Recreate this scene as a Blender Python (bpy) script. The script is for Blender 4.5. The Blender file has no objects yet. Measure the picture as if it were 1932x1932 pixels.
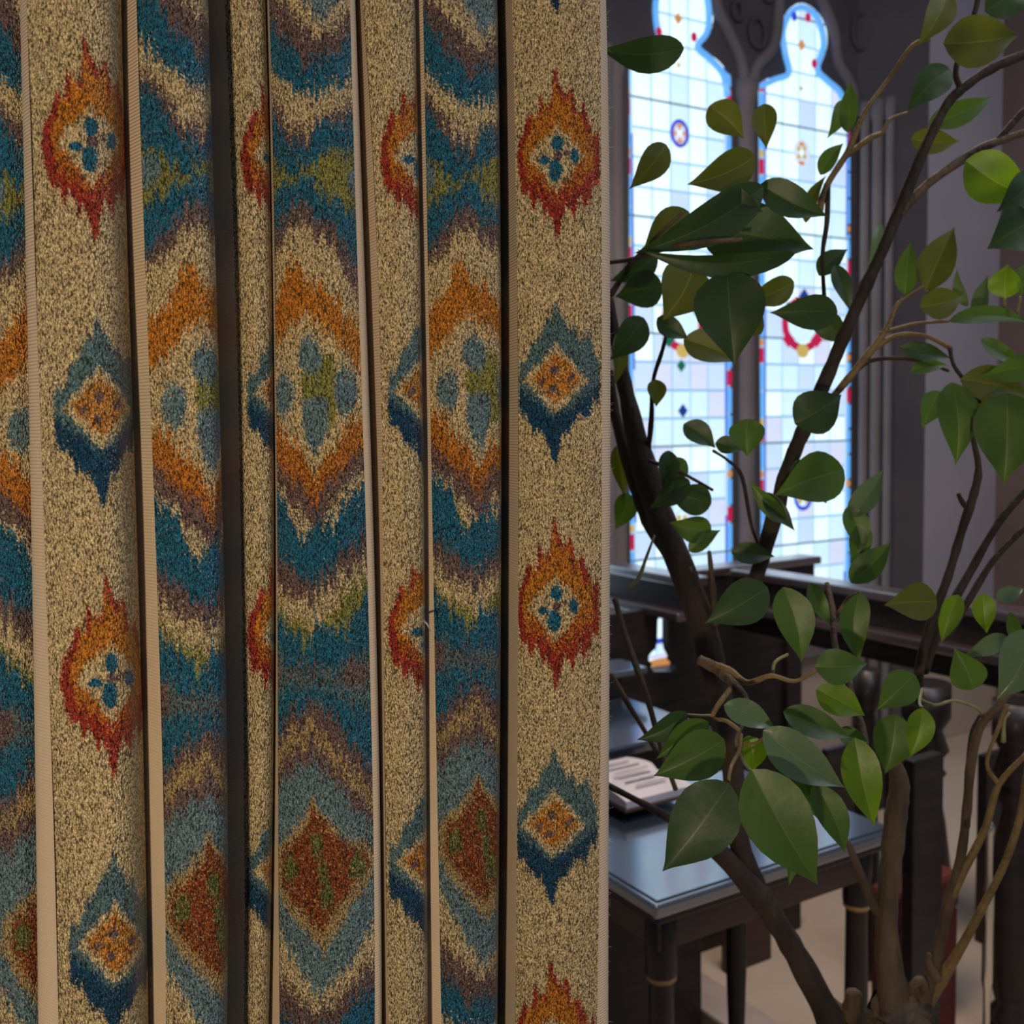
import bpy, bmesh, math, random
import numpy as np
from mathutils import Vector, Matrix

random.seed(7)
rng = np.random.default_rng(7)
S = bpy.context.scene
COL = S.collection

# ------------------------------------------------------------------ camera
F = 1930.0                                   # focal length in pixels of the 1932 px frame
PITCH = math.radians(4.66)
ROLL = 0.020
EYE = np.array([0.0, 0.0, 1.5])
fwd = np.array([0, math.cos(PITCH), -math.sin(PITCH)])
r0 = np.array([1.0, 0, 0])
u0 = np.array([0, math.sin(PITCH), math.cos(PITCH)])
RT = r0 * math.cos(ROLL) - u0 * math.sin(ROLL)
UP = u0 * math.cos(ROLL) + r0 * math.sin(ROLL)
cam_data = bpy.data.cameras.new('camera')
cam = bpy.data.objects.new('camera', cam_data)
COL.objects.link(cam)
M = Matrix(((RT[0], UP[0], -fwd[0], EYE[0]), (RT[1], UP[1], -fwd[1], EYE[1]),
            (RT[2], UP[2], -fwd[2], EYE[2]), (0, 0, 0, 1)))
cam.matrix_world = M
cam_data.sensor_width = 36
cam_data.lens = 36 * F / 1932
cam_data.clip_start = 0.02
cam_data.dof.use_dof = True
cam_data.dof.focus_distance = 0.57
cam_data.dof.aperture_fstop = 14
S.camera = cam

# ------------------------------------------------------------------ exposure
S.view_settings.view_transform = 'Standard'
S.view_settings.look = 'None'
S.view_settings.exposure = 0.0
S.view_settings.gamma = 1.0
S.view_settings.use_curve_mapping = False

# ------------------------------------------------------------------ ambient light of the nave
W = bpy.data.worlds.new('nave_air')
S.world = W
W.use_nodes = True
W.node_tree.nodes['Background'].inputs[0].default_value = (0.50, 0.52, 0.62, 1)
W.node_tree.nodes['Background'].inputs[1].default_value = 0.17


def aim(loc, target):
    return (Vector(target) - Vector(loc)).to_track_quat('-Z', 'Y').to_euler()


def area(name, loc, target, size, power, color, size_y=None):
    d = bpy.data.lights.new(name, 'AREA')
    d.energy = power
    d.color = color
    d.shape = 'RECTANGLE'
    d.size = size
    d.size_y = size_y or size
    o = bpy.data.objects.new(name, d)
    COL.objects.link(o)
    o.location = loc
    o.rotation_euler = aim(loc, target)
    return o


area('reading_lamp_light', (-0.24, -0.50, 1.27), (-0.12, 0.56, 1.46), 0.05, 7.0, (1.0, 0.78, 0.52), 0.05)
area('cool_fill_light', (2.2, 0.3, 2.9), (0.4, 1.4, 1.3), 1.1, 9, (0.66, 0.80, 1.0), 1.8)  # added cool fill from the right, standing in for window daylight
area('wall_fill_light', (1.6, 0.9, 3.6), (2.0, 3.4, 1.0), 1.4, 34, (0.93, 0.90, 1.0), 1.8)  # added unseen fill that brightens the window wall and background
area('floor_fill_light', (0.6, 2.2, 2.9), (0.9, 2.8, 0.0), 0.5, 34, (1.0, 0.78, 0.60), 0.5)  # added warm fill that brightens the floor under the desk


# ------------------------------------------------------------------ geometry helpers
def at(px, py, D):
    """world point seen at pixel (px,py) at camera depth D"""
    return EYE + fwd * D + RT * ((px - 966) / F * D) + UP * ((966 - py) / F * D)


def ray(px, py):
    return fwd + RT * ((px - 966) / F) + UP * ((966 - py) / F)


def at_z(px, py, z):
    d = ray(px, py)
    return EYE + d * ((z - EYE[2]) / d[2])


YAW = math.radians(30.6)
U = np.array([-math.sin(YAW), math.cos(YAW), 0])      # away from us, to the left
V = np.array([math.cos(YAW), math.sin(YAW), 0])       # along the window wall, away to the right
Z = np.array([0, 0, 1.0])
WALL = 3.22                                           # the window wall stands at P.U = WALL


def on_plane(px, py, h, n=U):
    d = ray(px, py)
    return EYE + d * ((h - EYE @ n) / (d @ n))


def link(name, me, mat=None, parent=None, kind=None):
    o = bpy.data.objects.new(name, me)
    COL.objects.link(o)
    if mat is not None and not me.materials:
        me.materials.append(mat)
    if parent is not None:
        o.parent = parent
    if kind:
        o['kind'] = kind
    return o


def empty(name, loc=(0, 0, 0)):
    o = bpy.data.objects.new(name, None)
    o.empty_display_size = 0.05
    COL.objects.link(o)
    o.location = loc
    return o


def part_fix(root):
    """parts are modelled in world coordinates: move them into the frame of their thing"""
    t = Vector(root.location)
    for c in root.children:
        c.location = Vector(c.location) - t


def tag(o, label, cat, group=None):
    o['label'] = label
    o['category'] = cat
    if group:
        o['group'] = group
    return o


def mesh_np(name, verts, faces, smooth=True):
    me = bpy.data.meshes.new(name)
    verts = np.ascontiguousarray(verts, dtype=np.float32)
    faces = np.ascontiguousarray(faces, dtype=np.int32)
    me.vertices.add(len(verts))
    me.vertices.foreach_set('co', verts.ravel())
    k = faces.shape[1]
    me.loops.add(faces.size)
    me.loops.foreach_set('vertex_index', faces.ravel())
    me.polygons.add(len(faces))
    me.polygons.foreach_set('loop_start', np.arange(0, faces.size, k, dtype=np.int32))
    me.polygons.foreach_set('loop_total', np.full(len(faces), k, dtype=np.int32))
    if smooth:
        me.polygons.foreach_set('use_smooth', np.ones(len(faces), dtype=bool))
    me.update(calc_edges=True)
    return me


def grid_faces(nr, nc):
    i = np.arange(nr - 1)[:, None] * nc + np.arange(nc - 1)[None, :]
    i = i.ravel()
    return np.stack([i, i + nc, i + nc + 1, i + 1], 1)


def prism(name, poly, n, t, mat, parent=None, bevel=0.0):
    """extrude a 3-D polygon along n by t"""
    bm = bmesh.new()
    vs = [bm.verts.new(tuple(p)) for p in poly]
    f = bm.faces.new(vs)
    r = bmesh.ops.extrude_face_region(bm, geom=[f])
    bmesh.ops.translate(bm, verts=[v for v in r['geom'] if isinstance(v, bmesh.types.BMVert)], vec=tuple(np.array(n) * t))
    bmesh.ops.recalc_face_normals(bm, faces=bm.faces)
    if bevel:
        bmesh.ops.bevel(bm, geom=list(bm.edges), offset=bevel, segments=2, affect='EDGES', profile=0.5)
    me = bpy.data.meshes.new(name)
    bm.to_mesh(me)
    bm.free()
    return link(name, me, mat, parent)


def obox(name, P, du, dv, dz, mat, parent=None, bevel=0.0):
    """box with corner P and edges U*du, V*dv, Z*dz"""
    P = np.array(P, float)
    poly = [P, P + U * du, P + U * du + V * dv, P + V * dv]
    return prism(name, poly, Z, dz, mat, parent, bevel)


def tube(name, pts, rads, mat, parent=None, seg=8, wob=0.0):
    """tapered tube along points, smoothed"""
    pts = np.array(pts, float)
    rads = np.array(rads, float)
    n = len(pts)
    t = np.arange(n)
    k = max(2, (n - 1) * 5 + 1)
    tt = np.linspace(0, n - 1, k)

    def cr(a):
        out = np.zeros((k,) + a.shape[1:])
        for j, x in enumerate(tt):
            i = min(int(x), n - 2)
            f = x - i
            p0, p1, p2, p3 = a[max(i - 1, 0)], a[i], a[i + 1], a[min(i + 2, n - 1)]
            out[j] = 0.5 * (2 * p1 + (p2 - p0) * f + (2 * p0 - 5 * p1 + 4 * p2 - p3) * f * f + (3 * p1 - p0 - 3 * p2 + p3) * f ** 3)
        return out
    P = cr(pts)
    R = np.maximum(cr(rads[:, None])[:, 0], 1e-4)
    if wob:
        R = R * (1 + wob * rng.standard_normal(k))
    tan = np.gradient(P, axis=0)
    tan /= np.linalg.norm(tan, axis=1)[:, None] + 1e-9
    ref = np.array([0.3, 1, 0.1])
    a = np.cross(tan, ref)
    a /= np.linalg.norm(a, axis=1)[:, None] + 1e-9
    b = np.cross(tan, a)
    ang = np.linspace(0, 2 * math.pi, seg, endpoint=False)
    ring = P[:, None, :] + R[:, None, None] * (np.cos(ang)[None, :, None] * a[:, None, :] + np.sin(ang)[None, :, None] * b[:, None, :])
    vs = list(ring.reshape(-1, 3)) + [P[0] - tan[0] * R[0] * .5, P[-1] + tan[-1] * R[-1] * .5]
    i = np.arange(k - 1)[:, None] * seg
    j = np.arange(seg)[None, :]
    jn = (j + 1) % seg
    q = np.stack([i + j, i + jn, i + jn + seg, i + j + seg], -1).reshape(-1, 4).tolist()
    c0, c1 = k * seg, k * seg + 1
    tri = [[c0, (s + 1) % seg, s] for s in range(seg)] + [[c1, (k - 1) * seg + s, (k - 1) * seg + (s + 1) % seg] for s in range(seg)]
    me = bpy.data.meshes.new(name)
    me.from_pydata([tuple(v) for v in vs], [], q + tri)
    me.polygons.foreach_set('use_smooth', [True] * len(me.polygons))
    me.update()
    return link(name, me, mat, parent)


def lathe(name, base, prof, mat, parent=None, seg=20):
    """prof: list of (height, radius) above base"""
    base = np.array(base, float)
    vs, fs = [], []
    for h, r in prof:
        for s in range(seg):
            a = 2 * math.pi * s / seg
            vs.append((base[0] + r * math.cos(a), base[1] + r * math.sin(a), base[2] + h))
    for i in range(len(prof) - 1):
        for s in range(seg):
            n = (s + 1) % seg
            fs.append((i * seg + s, i * seg + n, (i + 1) * seg + n, (i + 1) * seg + s))
    fs.append(tuple(range(seg))[::-1])
    fs.append(tuple((len(prof) - 1) * seg + s for s in range(seg)))
    me = bpy.data.meshes.new(name)
    me.from_pydata(vs, [], fs)
    me.polygons.foreach_set('use_smooth', [len(p.vertices) == 4 for p in me.polygons])
    me.update()
    return link(name, me, mat, parent)


# ------------------------------------------------------------------ materials
def material(name):
    m = bpy.data.materials.new(name)
    m.use_nodes = True
    nt = m.node_tree
    b = nt.nodes['Principled BSDF']
    return m, nt, b


def N(nt, t, **kw):
    n = nt.nodes.new(t)
    for k, v in kw.items():
        setattr(n, k, v)
    return n


def noise_mat(name, c1, c2, scale=8, rough=0.5, bump=0.1, spec=0.5, stretch=(1, 1, 1), detail=4, bscale=None, coat=0.0):
    m, nt, b = material(name)
    tc = N(nt, 'ShaderNodeTexCoord')
    mp = N(nt, 'ShaderNodeMapping')
    mp.inputs['Scale'].default_value = stretch
    nt.links.new(tc.outputs['Object'], mp.inputs['Vector'])
    nz = N(nt, 'ShaderNodeTexNoise')
    nz.inputs['Scale'].default_value = scale
    nz.inputs['Detail'].default_value = detail
    nt.links.new(mp.outputs[0], nz.inputs['Vector'])
    cr = N(nt, 'ShaderNodeValToRGB')
    cr.color_ramp.elements[0].position = 0.32
    cr.color_ramp.elements[0].color = (*c1, 1)
    cr.color_ramp.elements[1].position = 0.68
    cr.color_ramp.elements[1].color = (*c2, 1)
    nt.links.new(nz.outputs[0], cr.inputs[0])
    nt.links.new(cr.outputs[0], b.inputs['Base Color'])
    b.inputs['Roughness'].default_value = rough
    b.inputs['Specular IOR Level'].default_value = spec
    b.inputs['Coat Weight'].default_value = coat
    b.inputs['Coat Roughness'].default_value = 0.12
    if bump:
        nb = N(nt, 'ShaderNodeTexNoise')
        nb.inputs['Scale'].default_value = bscale or scale * 4
        nb.inputs['Detail'].default_value = 5
        nt.links.new(mp.outputs[0], nb.inputs['Vector'])
        bp = N(nt, 'ShaderNodeBump')
        bp.inputs['Strength'].default_value = bump
        bp.inputs['Distance'].default_value = 0.01
        nt.links.new(nb.outputs[0], bp.inputs['Height'])
        nt.links.new(bp.outputs[0], b.inputs['Normal'])
    return m


M_plaster = noise_mat('lilac_plaster', (0.29, 0.285, 0.345), (0.35, 0.335, 0.385), 1.5, 0.8, 0.06)
M_stone_shaded = noise_mat('shaded_tracery_stone', (0.045, 0.042, 0.052), (0.07, 0.062, 0.072), 3, 0.8, 0.15)  # the backlit tracery's shade is put into this stone colour
M_stone_mid = noise_mat('mullion_stone', (0.11, 0.098, 0.108), (0.16, 0.14, 0.15), 3, 0.75, 0.15)
M_pier = noise_mat('brown_pier_stone', (0.11, 0.08, 0.08), (0.16, 0.12, 0.115), 2, 0.8, 0.1)
M_beige = noise_mat('beige_wainscot', (0.36, 0.30, 0.25), (0.43, 0.36, 0.30), 2.5, 0.8, 0.08)
M_floor = noise_mat('pale_stone_floor', (0.40, 0.33, 0.265), (0.50, 0.41, 0.33), 2.2, 0.55, 0.06)
M_wood = noise_mat('dark_polished_wood', (0.009, 0.007, 0.008), (0.022, 0.015, 0.015), 6, 0.42, 0.05, 0.4, (1, 1, 8), coat=0.08)
M_woodred = noise_mat('red_brown_wood', (0.030, 0.014, 0.013), (0.055, 0.026, 0.022), 6, 0.35, 0.05, 0.5, (1, 1, 6))
M_desk = noise_mat('ebony_desk_top', (0.03, 0.034, 0.042), (0.045, 0.05, 0.062), 5, 0.22, 0.01, 0.9, coat=1.0)
M_desk.node_tree.nodes['Principled BSDF'].inputs['Coat IOR'].default_value = 3.0
M_cap = noise_mat('waxed_cap_rail', (0.03, 0.016, 0.016), (0.05, 0.026, 0.026), 5, 0.3, 0.01, 0.9, coat=1.0)
M_cap.node_tree.nodes['Principled BSDF'].inputs['Coat IOR'].default_value = 2.9
M_cap.node_tree.nodes['Principled BSDF'].inputs['Coat Roughness'].default_value = 0.25
M_desk.node_tree.nodes['Principled BSDF'].inputs['Coat Tint'].default_value = (.62, .8, 1, 1)  # blue of the reflection is put into the varnish tint
M_brass = noise_mat('dull_brass', (0.30, 0.15, 0.06), (0.42, 0.23, 0.10), 20, 0.4, 0.05)
M_paleoak = noise_mat('pale_oak', (0.30, 0.25, 0.22), (0.40, 0.34, 0.31), 6, 0.3, 0.05, 0.6, (1, 1, 5))
M_redcloth = noise_mat('dark_red_cloth', (0.075, 0.011, 0.009), (0.11, 0.016, 0.012), 30, 0.9, 0.2)
M_paper = noise_mat('book_paper', (0.48, 0.46, 0.50), (0.58, 0.55, 0.58), 14, 0.7, 0.04)
M_ink = noise_mat('printed_ink', (0.26, 0.24, 0.27), (0.38, 0.35, 0.38), 40, 0.8, 0.0)
M_bark = noise_mat('ficus_bark', (0.055, 0.038, 0.026), (0.13, 0.092, 0.06), 45, 0.75, 0.5, 0.3, (1, 1, .35), bscale=120)
M_barkdark = noise_mat('dark_bark', (0.022, 0.016, 0.013), (0.05, 0.036, 0.028), 40, 0.8, 0.5, 0.3, (1, 1, .35), bscale=110)
M_twig = noise_mat('young_twig', (0.13, 0.085, 0.028), (0.22, 0.15, 0.06), 60, 0.6, 0.3, 0.4)
M_stalk = noise_mat('green_leaf_stalk', (0.16, 0.17, 0.06), (0.24, 0.23, 0.10), 60, 0.5, 0.1, 0.4)
M_lead = noise_mat('window_lead', (0.05, 0.06, 0.08), (0.09, 0.10, 0.12), 10, 0.6, 0.0)


def glass_mat(name, c, s):
    """daylight falling through old glass: the panes glow"""
    m, nt, b = material(name)
    tc = N(nt, 'ShaderNodeTexCoord')
    nz = N(nt, 'ShaderNodeTexNoise')
    nz.inputs['Scale'].default_value = 9
    nt.links.new(tc.outputs['Object'], nz.inputs['Vector'])
    mx = N(nt, 'ShaderNodeMix', data_type='RGBA')
    mx.inputs[6].default_value = (c[0] * .82, c[1] * .9, c[2] * .98, 1)
    mx.inputs[7].default_value = (min(c[0] * 1.1, 1), min(c[1] * 1.06, 1), min(c[2] * 1.02, 1), 1)
    nt.links.new(nz.outputs[0], mx.inputs[0])
    b.inputs['Base Color'].default_value = (c[0] * .3, c[1] * .3, c[2] * .3, 1)
    nt.links.new(mx.outputs[2], b.inputs['Emission Color'])
    b.inputs['Emission Strength'].default_value = s
    b.inputs['Roughness'].default_value = 0.15
    return m


G = {
    'pale': glass_mat('pale_glass', (0.62, 0.84, 0.95), 1.05),
    'white': glass_mat('white_glass', (0.72, 0.90, 0.96), 1.18),
    'lilac': glass_mat('lilac_glass', (0.56, 0.72, 0.94), 1.0),
    'rose': glass_mat('rose_glass', (0.64, 0.70, 0.88), 1.0),
    'came': glass_mat('lead_came_glow', (0.30, 0.50, 0.70), 0.9),
    'sky': glass_mat('sky_blue_glass', (0.13, 0.42, 0.90), 0.95),
    'blue': glass_mat('deep_blue_glass', (0.04, 0.06, 0.62), 0.9),
    'navy': glass_mat('navy_glass', (0.01, 0.05, 0.28), 0.8),
    'red': glass_mat('red_glass', (0.50, 0.012, 0.07), 0.9),
    'amber': glass_mat('amber_glass', (0.62, 0.26, 0.08), 0.9),
    'gold': glass_mat('gold_glass', (0.60, 0.45, 0.12), 0.85),
    'green': glass_mat('green_glass', (0.01, 0.16, 0.10), 0.7),
}

# ------------------------------------------------------------------ SETTING: floor and walls
fl = obox('floor', EYE * [1, 1, 0] - U * 1.2 - V * 4 + Z * -0.05, 6.6, 12, 0.05, M_floor)
fl['kind'] = 'structure'


def wall_pt(px, py, off=0.0):
    return on_plane(px, py, WALL - off)


def sz(p):
    return p @ V, p[2]


def from_sz(s, z, off=0.0):
    return V * s + Z * z + U * (WALL - off)


def plate(name, outer, holes, off, thick, mat, parent=None):
    """flat plate with holes in the window wall plane, coordinates (s,z); front face at WALL-off"""
    cu = bpy.data.curves.new(name, 'CURVE')
    cu.dimensions = '2D'
    cu.fill_mode = 'BOTH'
    cu.extrude = thick / 2
    cu.bevel_depth = 0.004 if thick > .1 else 0.0
    cu.bevel_resolution = 1
    for ring in [outer] + holes:
        sp = cu.splines.new('POLY')
        sp.points.add(len(ring) - 1)
        for i, (s, z) in enumerate(ring):
            sp.points[i].co = (s, z, 0, 1)
        sp.use_cyclic_u = True
    tmp = bpy.data.objects.new('tmp', cu)
    COL.objects.link(tmp)
    dg = bpy.context.evaluated_depsgraph_get()
    me = bpy.data.meshes.new_from_object(tmp.evaluated_get(dg))
    bpy.data.objects.remove(tmp)
    n = len(me.vertices)
    co = np.empty(n * 3, dtype=np.float32)
    me.vertices.foreach_get('co', co)
    co = co.reshape(-1, 3)
    w = co[:, 0:1] * V[None] + co[:, 1:2] * Z[None] + (WALL - off + thick / 2 + co[:, 2:3]) * U[None]
    me.vertices.foreach_set('co', w.astype(np.float32).ravel())
    me.materials.clear()
    me.update()
    return link(name, me, mat, parent)


def smooth_ring(pts, k=4):
    pts = np.array(pts, float)
    n = len(pts)
    out = []
    for i in range(n):
        p0, p1, p2, p3 = pts[i - 1], pts[i], pts[(i + 1) % n], pts[(i + 2) % n]
        for j in range(k):
            f = j / k
            out.append(0.5 * (2 * p1 + (p2 - p0) * f + (2 * p0 - 5 * p1 + 4 * p2 - p3) * f * f + (3 * p1 - p0 - 3 * p2 + p3) * f ** 3))
    return out


SILL = 0.52
left_px = [(1187, 900), (1186, 500), (1186, 200), (1186, 130), (1196, 108), (1222, 100), (1248, 101), (1263, 93), (1256, 84),
           (1238, 60), (1231, 25), (1234, -20), (1252, -62), (1289, -100), (1326, -55), (1343, -10), (1344, 40), (1333, 72), (1316, 90),
           (1326, 99), (1350, 112), (1371, 138), (1379, 180), (1380, 500), (1381, 900)]
right_px = [(1434, 900), (1431, 500), (1430, 230), (1430, 170), (1439, 152), (1464, 146), (1484, 139), (1491, 127), (1482, 108),
            (1472, 78), (1473, 45), (1488, 18), (1512, 6), (1540, 22), (1557, 52), (1559, 86), (1549, 118), (1540, 138),
            (1553, 146), (1577, 160), (1595, 188), (1602, 230), (1603, 500), (1604, 900)]


def ring_of(pxs):
    r = [sz(wall_pt(x, y)) for x, y in pxs]
    r = [(s, z) for s, z in r]
    inner = list(smooth_ring(r, 4)[:-4])
    for j in range(4):                       # straight reveals at both ends
        inner[j] = np.array(r[0]) + (np.array(r[1]) - np.array(r[0])) * j / 4
        inner[(len(pxs) - 2) * 4 + j] = np.array(r[-2]) + (np.array(r[-1]) - np.array(r[-2])) * j / 4
    inner = inner + [np.array(r[-1])] * 4
    r2 = [(r[0][0], SILL)] + [tuple(p) for p in inner[: (len(pxs) - 1) * 4 + 1]] + [(r[-1][0], SILL)]
    return r2


ringL, ringR = ring_of(left_px), ring_of(right_px)
s_l = sz(wall_pt(900, 700))[0]
s_r = sz(wall_pt(1612, 700))[0]
ztop = 4.6
pitchW = np.mean([p[0] for p in ringR]) - np.mean([p[0] for p in ringL])
ring3 = [(a - pitchW, b) for a, b in ringR]
ring4 = [(a - pitchW * 2, b) for a, b in ringR]
s_l = min(p[0] for p in ring4) - .15
trac = plate('wall_tracery', [(s_l, SILL), (s_r, SILL), (s_r, ztop), (s_l, ztop)], [ringL, ringR, [(a - pitchW, b) for a, b in ringL], [(a - 2 * pitchW, b) for a, b in ringL]], 0.0, 0.16, M_stone_shaded)
trac['kind'] = 'structure'
# masonry below the sill, right of the window, and above
wb = obox('wall_back', from_sz(s_l - 2, 0) + U * 0.0, 0.25, s_r - s_l + 2, SILL, M_beige)
wb['kind'] = 'structure'
s_e = sz(wall_pt(1691, 700))[0]
s_c = sz(wall_pt(1826, 700))[0]
wr = obox('wall_plaster', from_sz(s_e, 0, 0.16), 0.4, s_c - s_e + 3.0, ztop, M_plaster)
wr['kind'] = 'structure'
sill = obox('trim_sill', from_sz(s_l, SILL - 0.05, 0.08), 0.12, s_e - s_l, 0.06, M_stone_mid, bevel=0.008)
sill['kind'] = 'structure'
# low beige wainscot under the plaster
wn = obox('baseboard_back', from_sz(s_e, 0, 0.18), 0.03, 4, 0.62, M_beige, bevel=0.004)
wn['kind'] = 'structure'
# splayed jamb with rolls between tracery and plaster
jamb = prism('wall_jamb', [from_sz(s_r, 0, 0.0), from_sz(s_e, 0, 0.16), from_sz(s_e, 0, -0.2), from_sz(s_r, 0, -0.2)], Z, ztop, M_stone_shaded)
jamb['kind'] = 'structure'


def shaft(name, px, off, r, mat, ztop_=2.9, z0=0.0):
    p = wall_pt(px, 600, off)
    o = lathe(name, (p[0], p[1], z0), [(0, r * 1.35), (0.06, r * 1.35), (0.09, r), (ztop_ - z0 - .10, r), (ztop_ - z0 - .06, r * 1.3), (ztop_ - z0, r * 1.3)], mat, seg=18)
    o['kind'] = 'structure'
    return o


zsh = on_plane(1640, 205, WALL)[2]
shaft('trim_jamb_roll', 1630, 0.055, 0.020, M_stone_mid, zsh)
shaft('trim_jamb_roll', 1653, 0.10, 0.024, M_stone_mid, zsh)
shaft('trim_jamb_roll', 1676, 0.15, 0.018, M_stone_mid, zsh)
shaft('trim_mullion', 1407, 0.02, 0.036, M_stone_mid, zsh, SILL)
shaft('trim_window_roll', 1163, 0.03, 0.030, M_stone_mid, zsh, 0.0)
shaft('trim_window_roll', 1143, 0.06, 0.030, M_stone_mid, zsh, 0.0)
# hood mould arcs of the tracery, proud of the plate
for (pxs, nm) in (([(1405, 190), (1398, 120), (1372, 60), (1350, 10), (1345, -60)], 'trim_cusp'),
                  ([(1412, 190), (1425, 130), (1455, 95), (1466, 50), (1470, -40)], 'trim_cusp'),
                  ([(1612, 220), (1606, 165), (1580, 118), (1572, 60), (1545, -5), (1512, -45)], 'trim_cusp')):
    o = tube(nm, [wall_pt(x, y, 0.01) for x, y in pxs], [0.026] * len(pxs), M_stone_mid, seg=10)
    o['kind'] = 'structure'
# quatrefoil eyelets sunk in the tracery stone
for (cx, cy, r) in ((1430, 62, 20), (1625, 60, 26), (1392, 20, 12), (1450, -20, 16)):
    c = wall_pt(cx, cy, 0.012)
    rr = r / F * 4.2
    o = tube('trim_foil', [c + rr * (math.cos(a) * V + math.sin(a) * Z * 1.35) for a in np.linspace(0, 2 * math.pi, 9)], [0.011] * 9, M_stone_shaded, seg=8)
    o['kind'] = 'structure'

# the pier at the right: its lit edge, its brown face
pier = obox('wall_right', from_sz(s_c, 0, 0.52), 0.36, 3.0, ztop, M_pier)
pier['kind'] = 'structure'
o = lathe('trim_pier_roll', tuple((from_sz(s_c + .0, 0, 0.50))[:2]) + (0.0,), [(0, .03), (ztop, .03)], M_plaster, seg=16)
o['kind'] = 'structure'

# ------------------------------------------------------------------ WINDOWS
def window(name, ring, holes_px, seed):
    rd = random.Random(seed)
    root = empty(name, tuple(from_sz(np.mean([p[0] for p in ring]), SILL, -0.06)))
    root['kind'] = 'structure'
    ss = [p[0] for p in ring]
    s0, s1 = ring[0][0] - .002, ring[-1][0] + .002
    off = -0.002
    bw = 0.030                                     # coloured border
    zt = max(p[1] for p in ring) + .02
    shared = {}

    def pane(sa, sb, za, zb, kind, nm='pane', d=0.0, gap=0.0052):
        w, h = round(sb - sa - 2 * gap, 4), round(zb - za - 2 * gap, 4)
        key = (w, h, kind)
        me = shared.get(key)
        if me is None:
            bm = bmesh.new()
            bmesh.ops.create_cube(bm, size=1)
            for v in bm.verts:
                q = V * (v.co.x * w) + Z * (v.co.z * h) + U * (v.co.y * 0.004)
                v.co = Vector(tuple(q))
            me = bpy.data.meshes.new(nm)
            bm.to_mesh(me)
            bm.free()
            me.materials.append(G[kind])
            shared[key] = me
        o = bpy.data.objects.new(nm, me)
        COL.objects.link(o)
        o.parent = root
        o.location = Vector(tuple(from_sz((sa + sb) / 2, (za + zb) / 2, off + d)))
        return o
    # glowing sheet behind the panes: window bloom painted onto the lead cames
    cm = obox('came_glow_sheet', from_sz(s0 - .01, SILL - .02, off - 0.012), 0.004, s1 - s0 + .02, zt - SILL + .04, G['came'], root)
    n = 5
    cs = np.linspace(s0 + bw + .006, s1 - bw - .006, n + 1)
    zrow = SILL
    hrow = 0.112
    k = 0
    while zrow < zt:
        for i in range(n):
            kind = rd.choices(['white', 'pale', 'lilac', 'rose'], [5, 4, 1.4, .6] if zrow > 1.9 else [3, 4, 2.4, 1.4])[0]
            if (zrow > 1.9 and i in (0, 1, 3)):
                kind = 'white' if rd.random() < .75 else kind
            pane(cs[i], cs[i + 1], zrow, zrow + hrow, kind)
        zrow += hrow
        k += 1
        if k % 4 == 0:
            pass
    for side in (0, 1):
        z = SILL
        sa = s0 - .004 if side == 0 else s1 - bw
        seq = ['sky', 'red', 'gold', 'sky', 'sky', 'red', 'amber'] if side == 0 else ['sky', 'sky', 'red', 'sky', 'amber', 'sky']  # right side mostly sky blue, painting in the reveal's blue glow
        i = rd.randrange(5)
        while z < zt:
            kind = seq[i % len(seq)]
            h = {'sky': 0.115, 'red': 0.072, 'gold': 0.034, 'amber': 0.036}[kind]
            pane(sa, sa + bw + .004, z, z + h, kind, 'border_pane')
            z += h
            i += 1
        se = sa + bw + .004 if side == 0 else sa - .006
        z = SILL
        while z < zt:
            pane(se, se + .006, z, z + .3, 'blue' if rd.random() < .6 else 'lilac', 'border_pane', 0.001, 0.0005)
            z += .3
    # stout saddle bars
    for b in range(1, 9):
        zb = SILL + b * hrow * 4 + 0.0
        if zb < zt:
            obox('saddle_bar', from_sz(s0, zb - .003, off + .004), 0.003, s1 - s0, 0.006, M_bar, root)
    return root, off


M_bar = noise_mat('blued_iron_bar', (0.16, 0.28, 0.34), (0.22, 0.36, 0.42), 8, 0.5, 0)


def disc(root, off, px, py, rx, ry, kind, d=0.008, ring=None, shape=24, rot=0.0, nm='roundel'):
    """flat glass piece: ellipse, ring or diamond, centred at pixel on the glass plane"""
    c = on_plane(px, py, WALL - off - d)
    k = (c - EYE) @ fwd / F
    kx = k / max(0.3, abs(V @ RT))
    vs, fs = [], []
    a = np.linspace(0, 2 * math.pi, shape, endpoint=False) + rot
    outer = [c + V * (rx * kx * math.cos(t)) + Z * (ry * k * math.sin(t)) for t in a]
    th = U * -0.003
    if ring:
        inner = [c + V * (rx * kx * ring * math.cos(t)) + Z * (ry * k * ring * math.sin(t)) for t in a]
        n = shape
        vs = outer + inner + [p + th for p in outer] + [p + th for p in inner]
        for i in range(n):
            j = (i + 1) % n
            fs += [(i, j, n + j, n + i), (2 * n + i, 3 * n + i, 3 * n + j, 2 * n + j), (i, 2 * n + i, 2 * n + j, j), (n + i, n + j, 3 * n + j, 3 * n + i)]
    else:
        n = shape
        vs = outer + [p + th for p in outer]
        fs = [tuple(range(n)), tuple(range(2 * n - 1, n - 1, -1))] + [(i, (i + 1) % n, n + (i + 1) % n, n + i) for i in range(n)]
    me = bpy.data.meshes.new(nm)
    me.from_pydata([tuple(v) for v in vs], [], fs)
    me.update()
    return link(nm, me, G[kind], root)


w1, off1 = window('window_1', ringL, left_px, 3)
w2, off2 = window('window_2', ringR, right_px, 5)
w3, _o = window('added_window_3', [(a - pitchW, b) for a, b in ringL], left_px, 8)  # added unseen behind the curtain, for the desk top to reflect
w4, _o = window('added_window_4', [(a - 2 * pitchW, b) for a, b in ringL], left_px, 9)  # second added unseen window, likewise for the desk reflection


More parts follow.
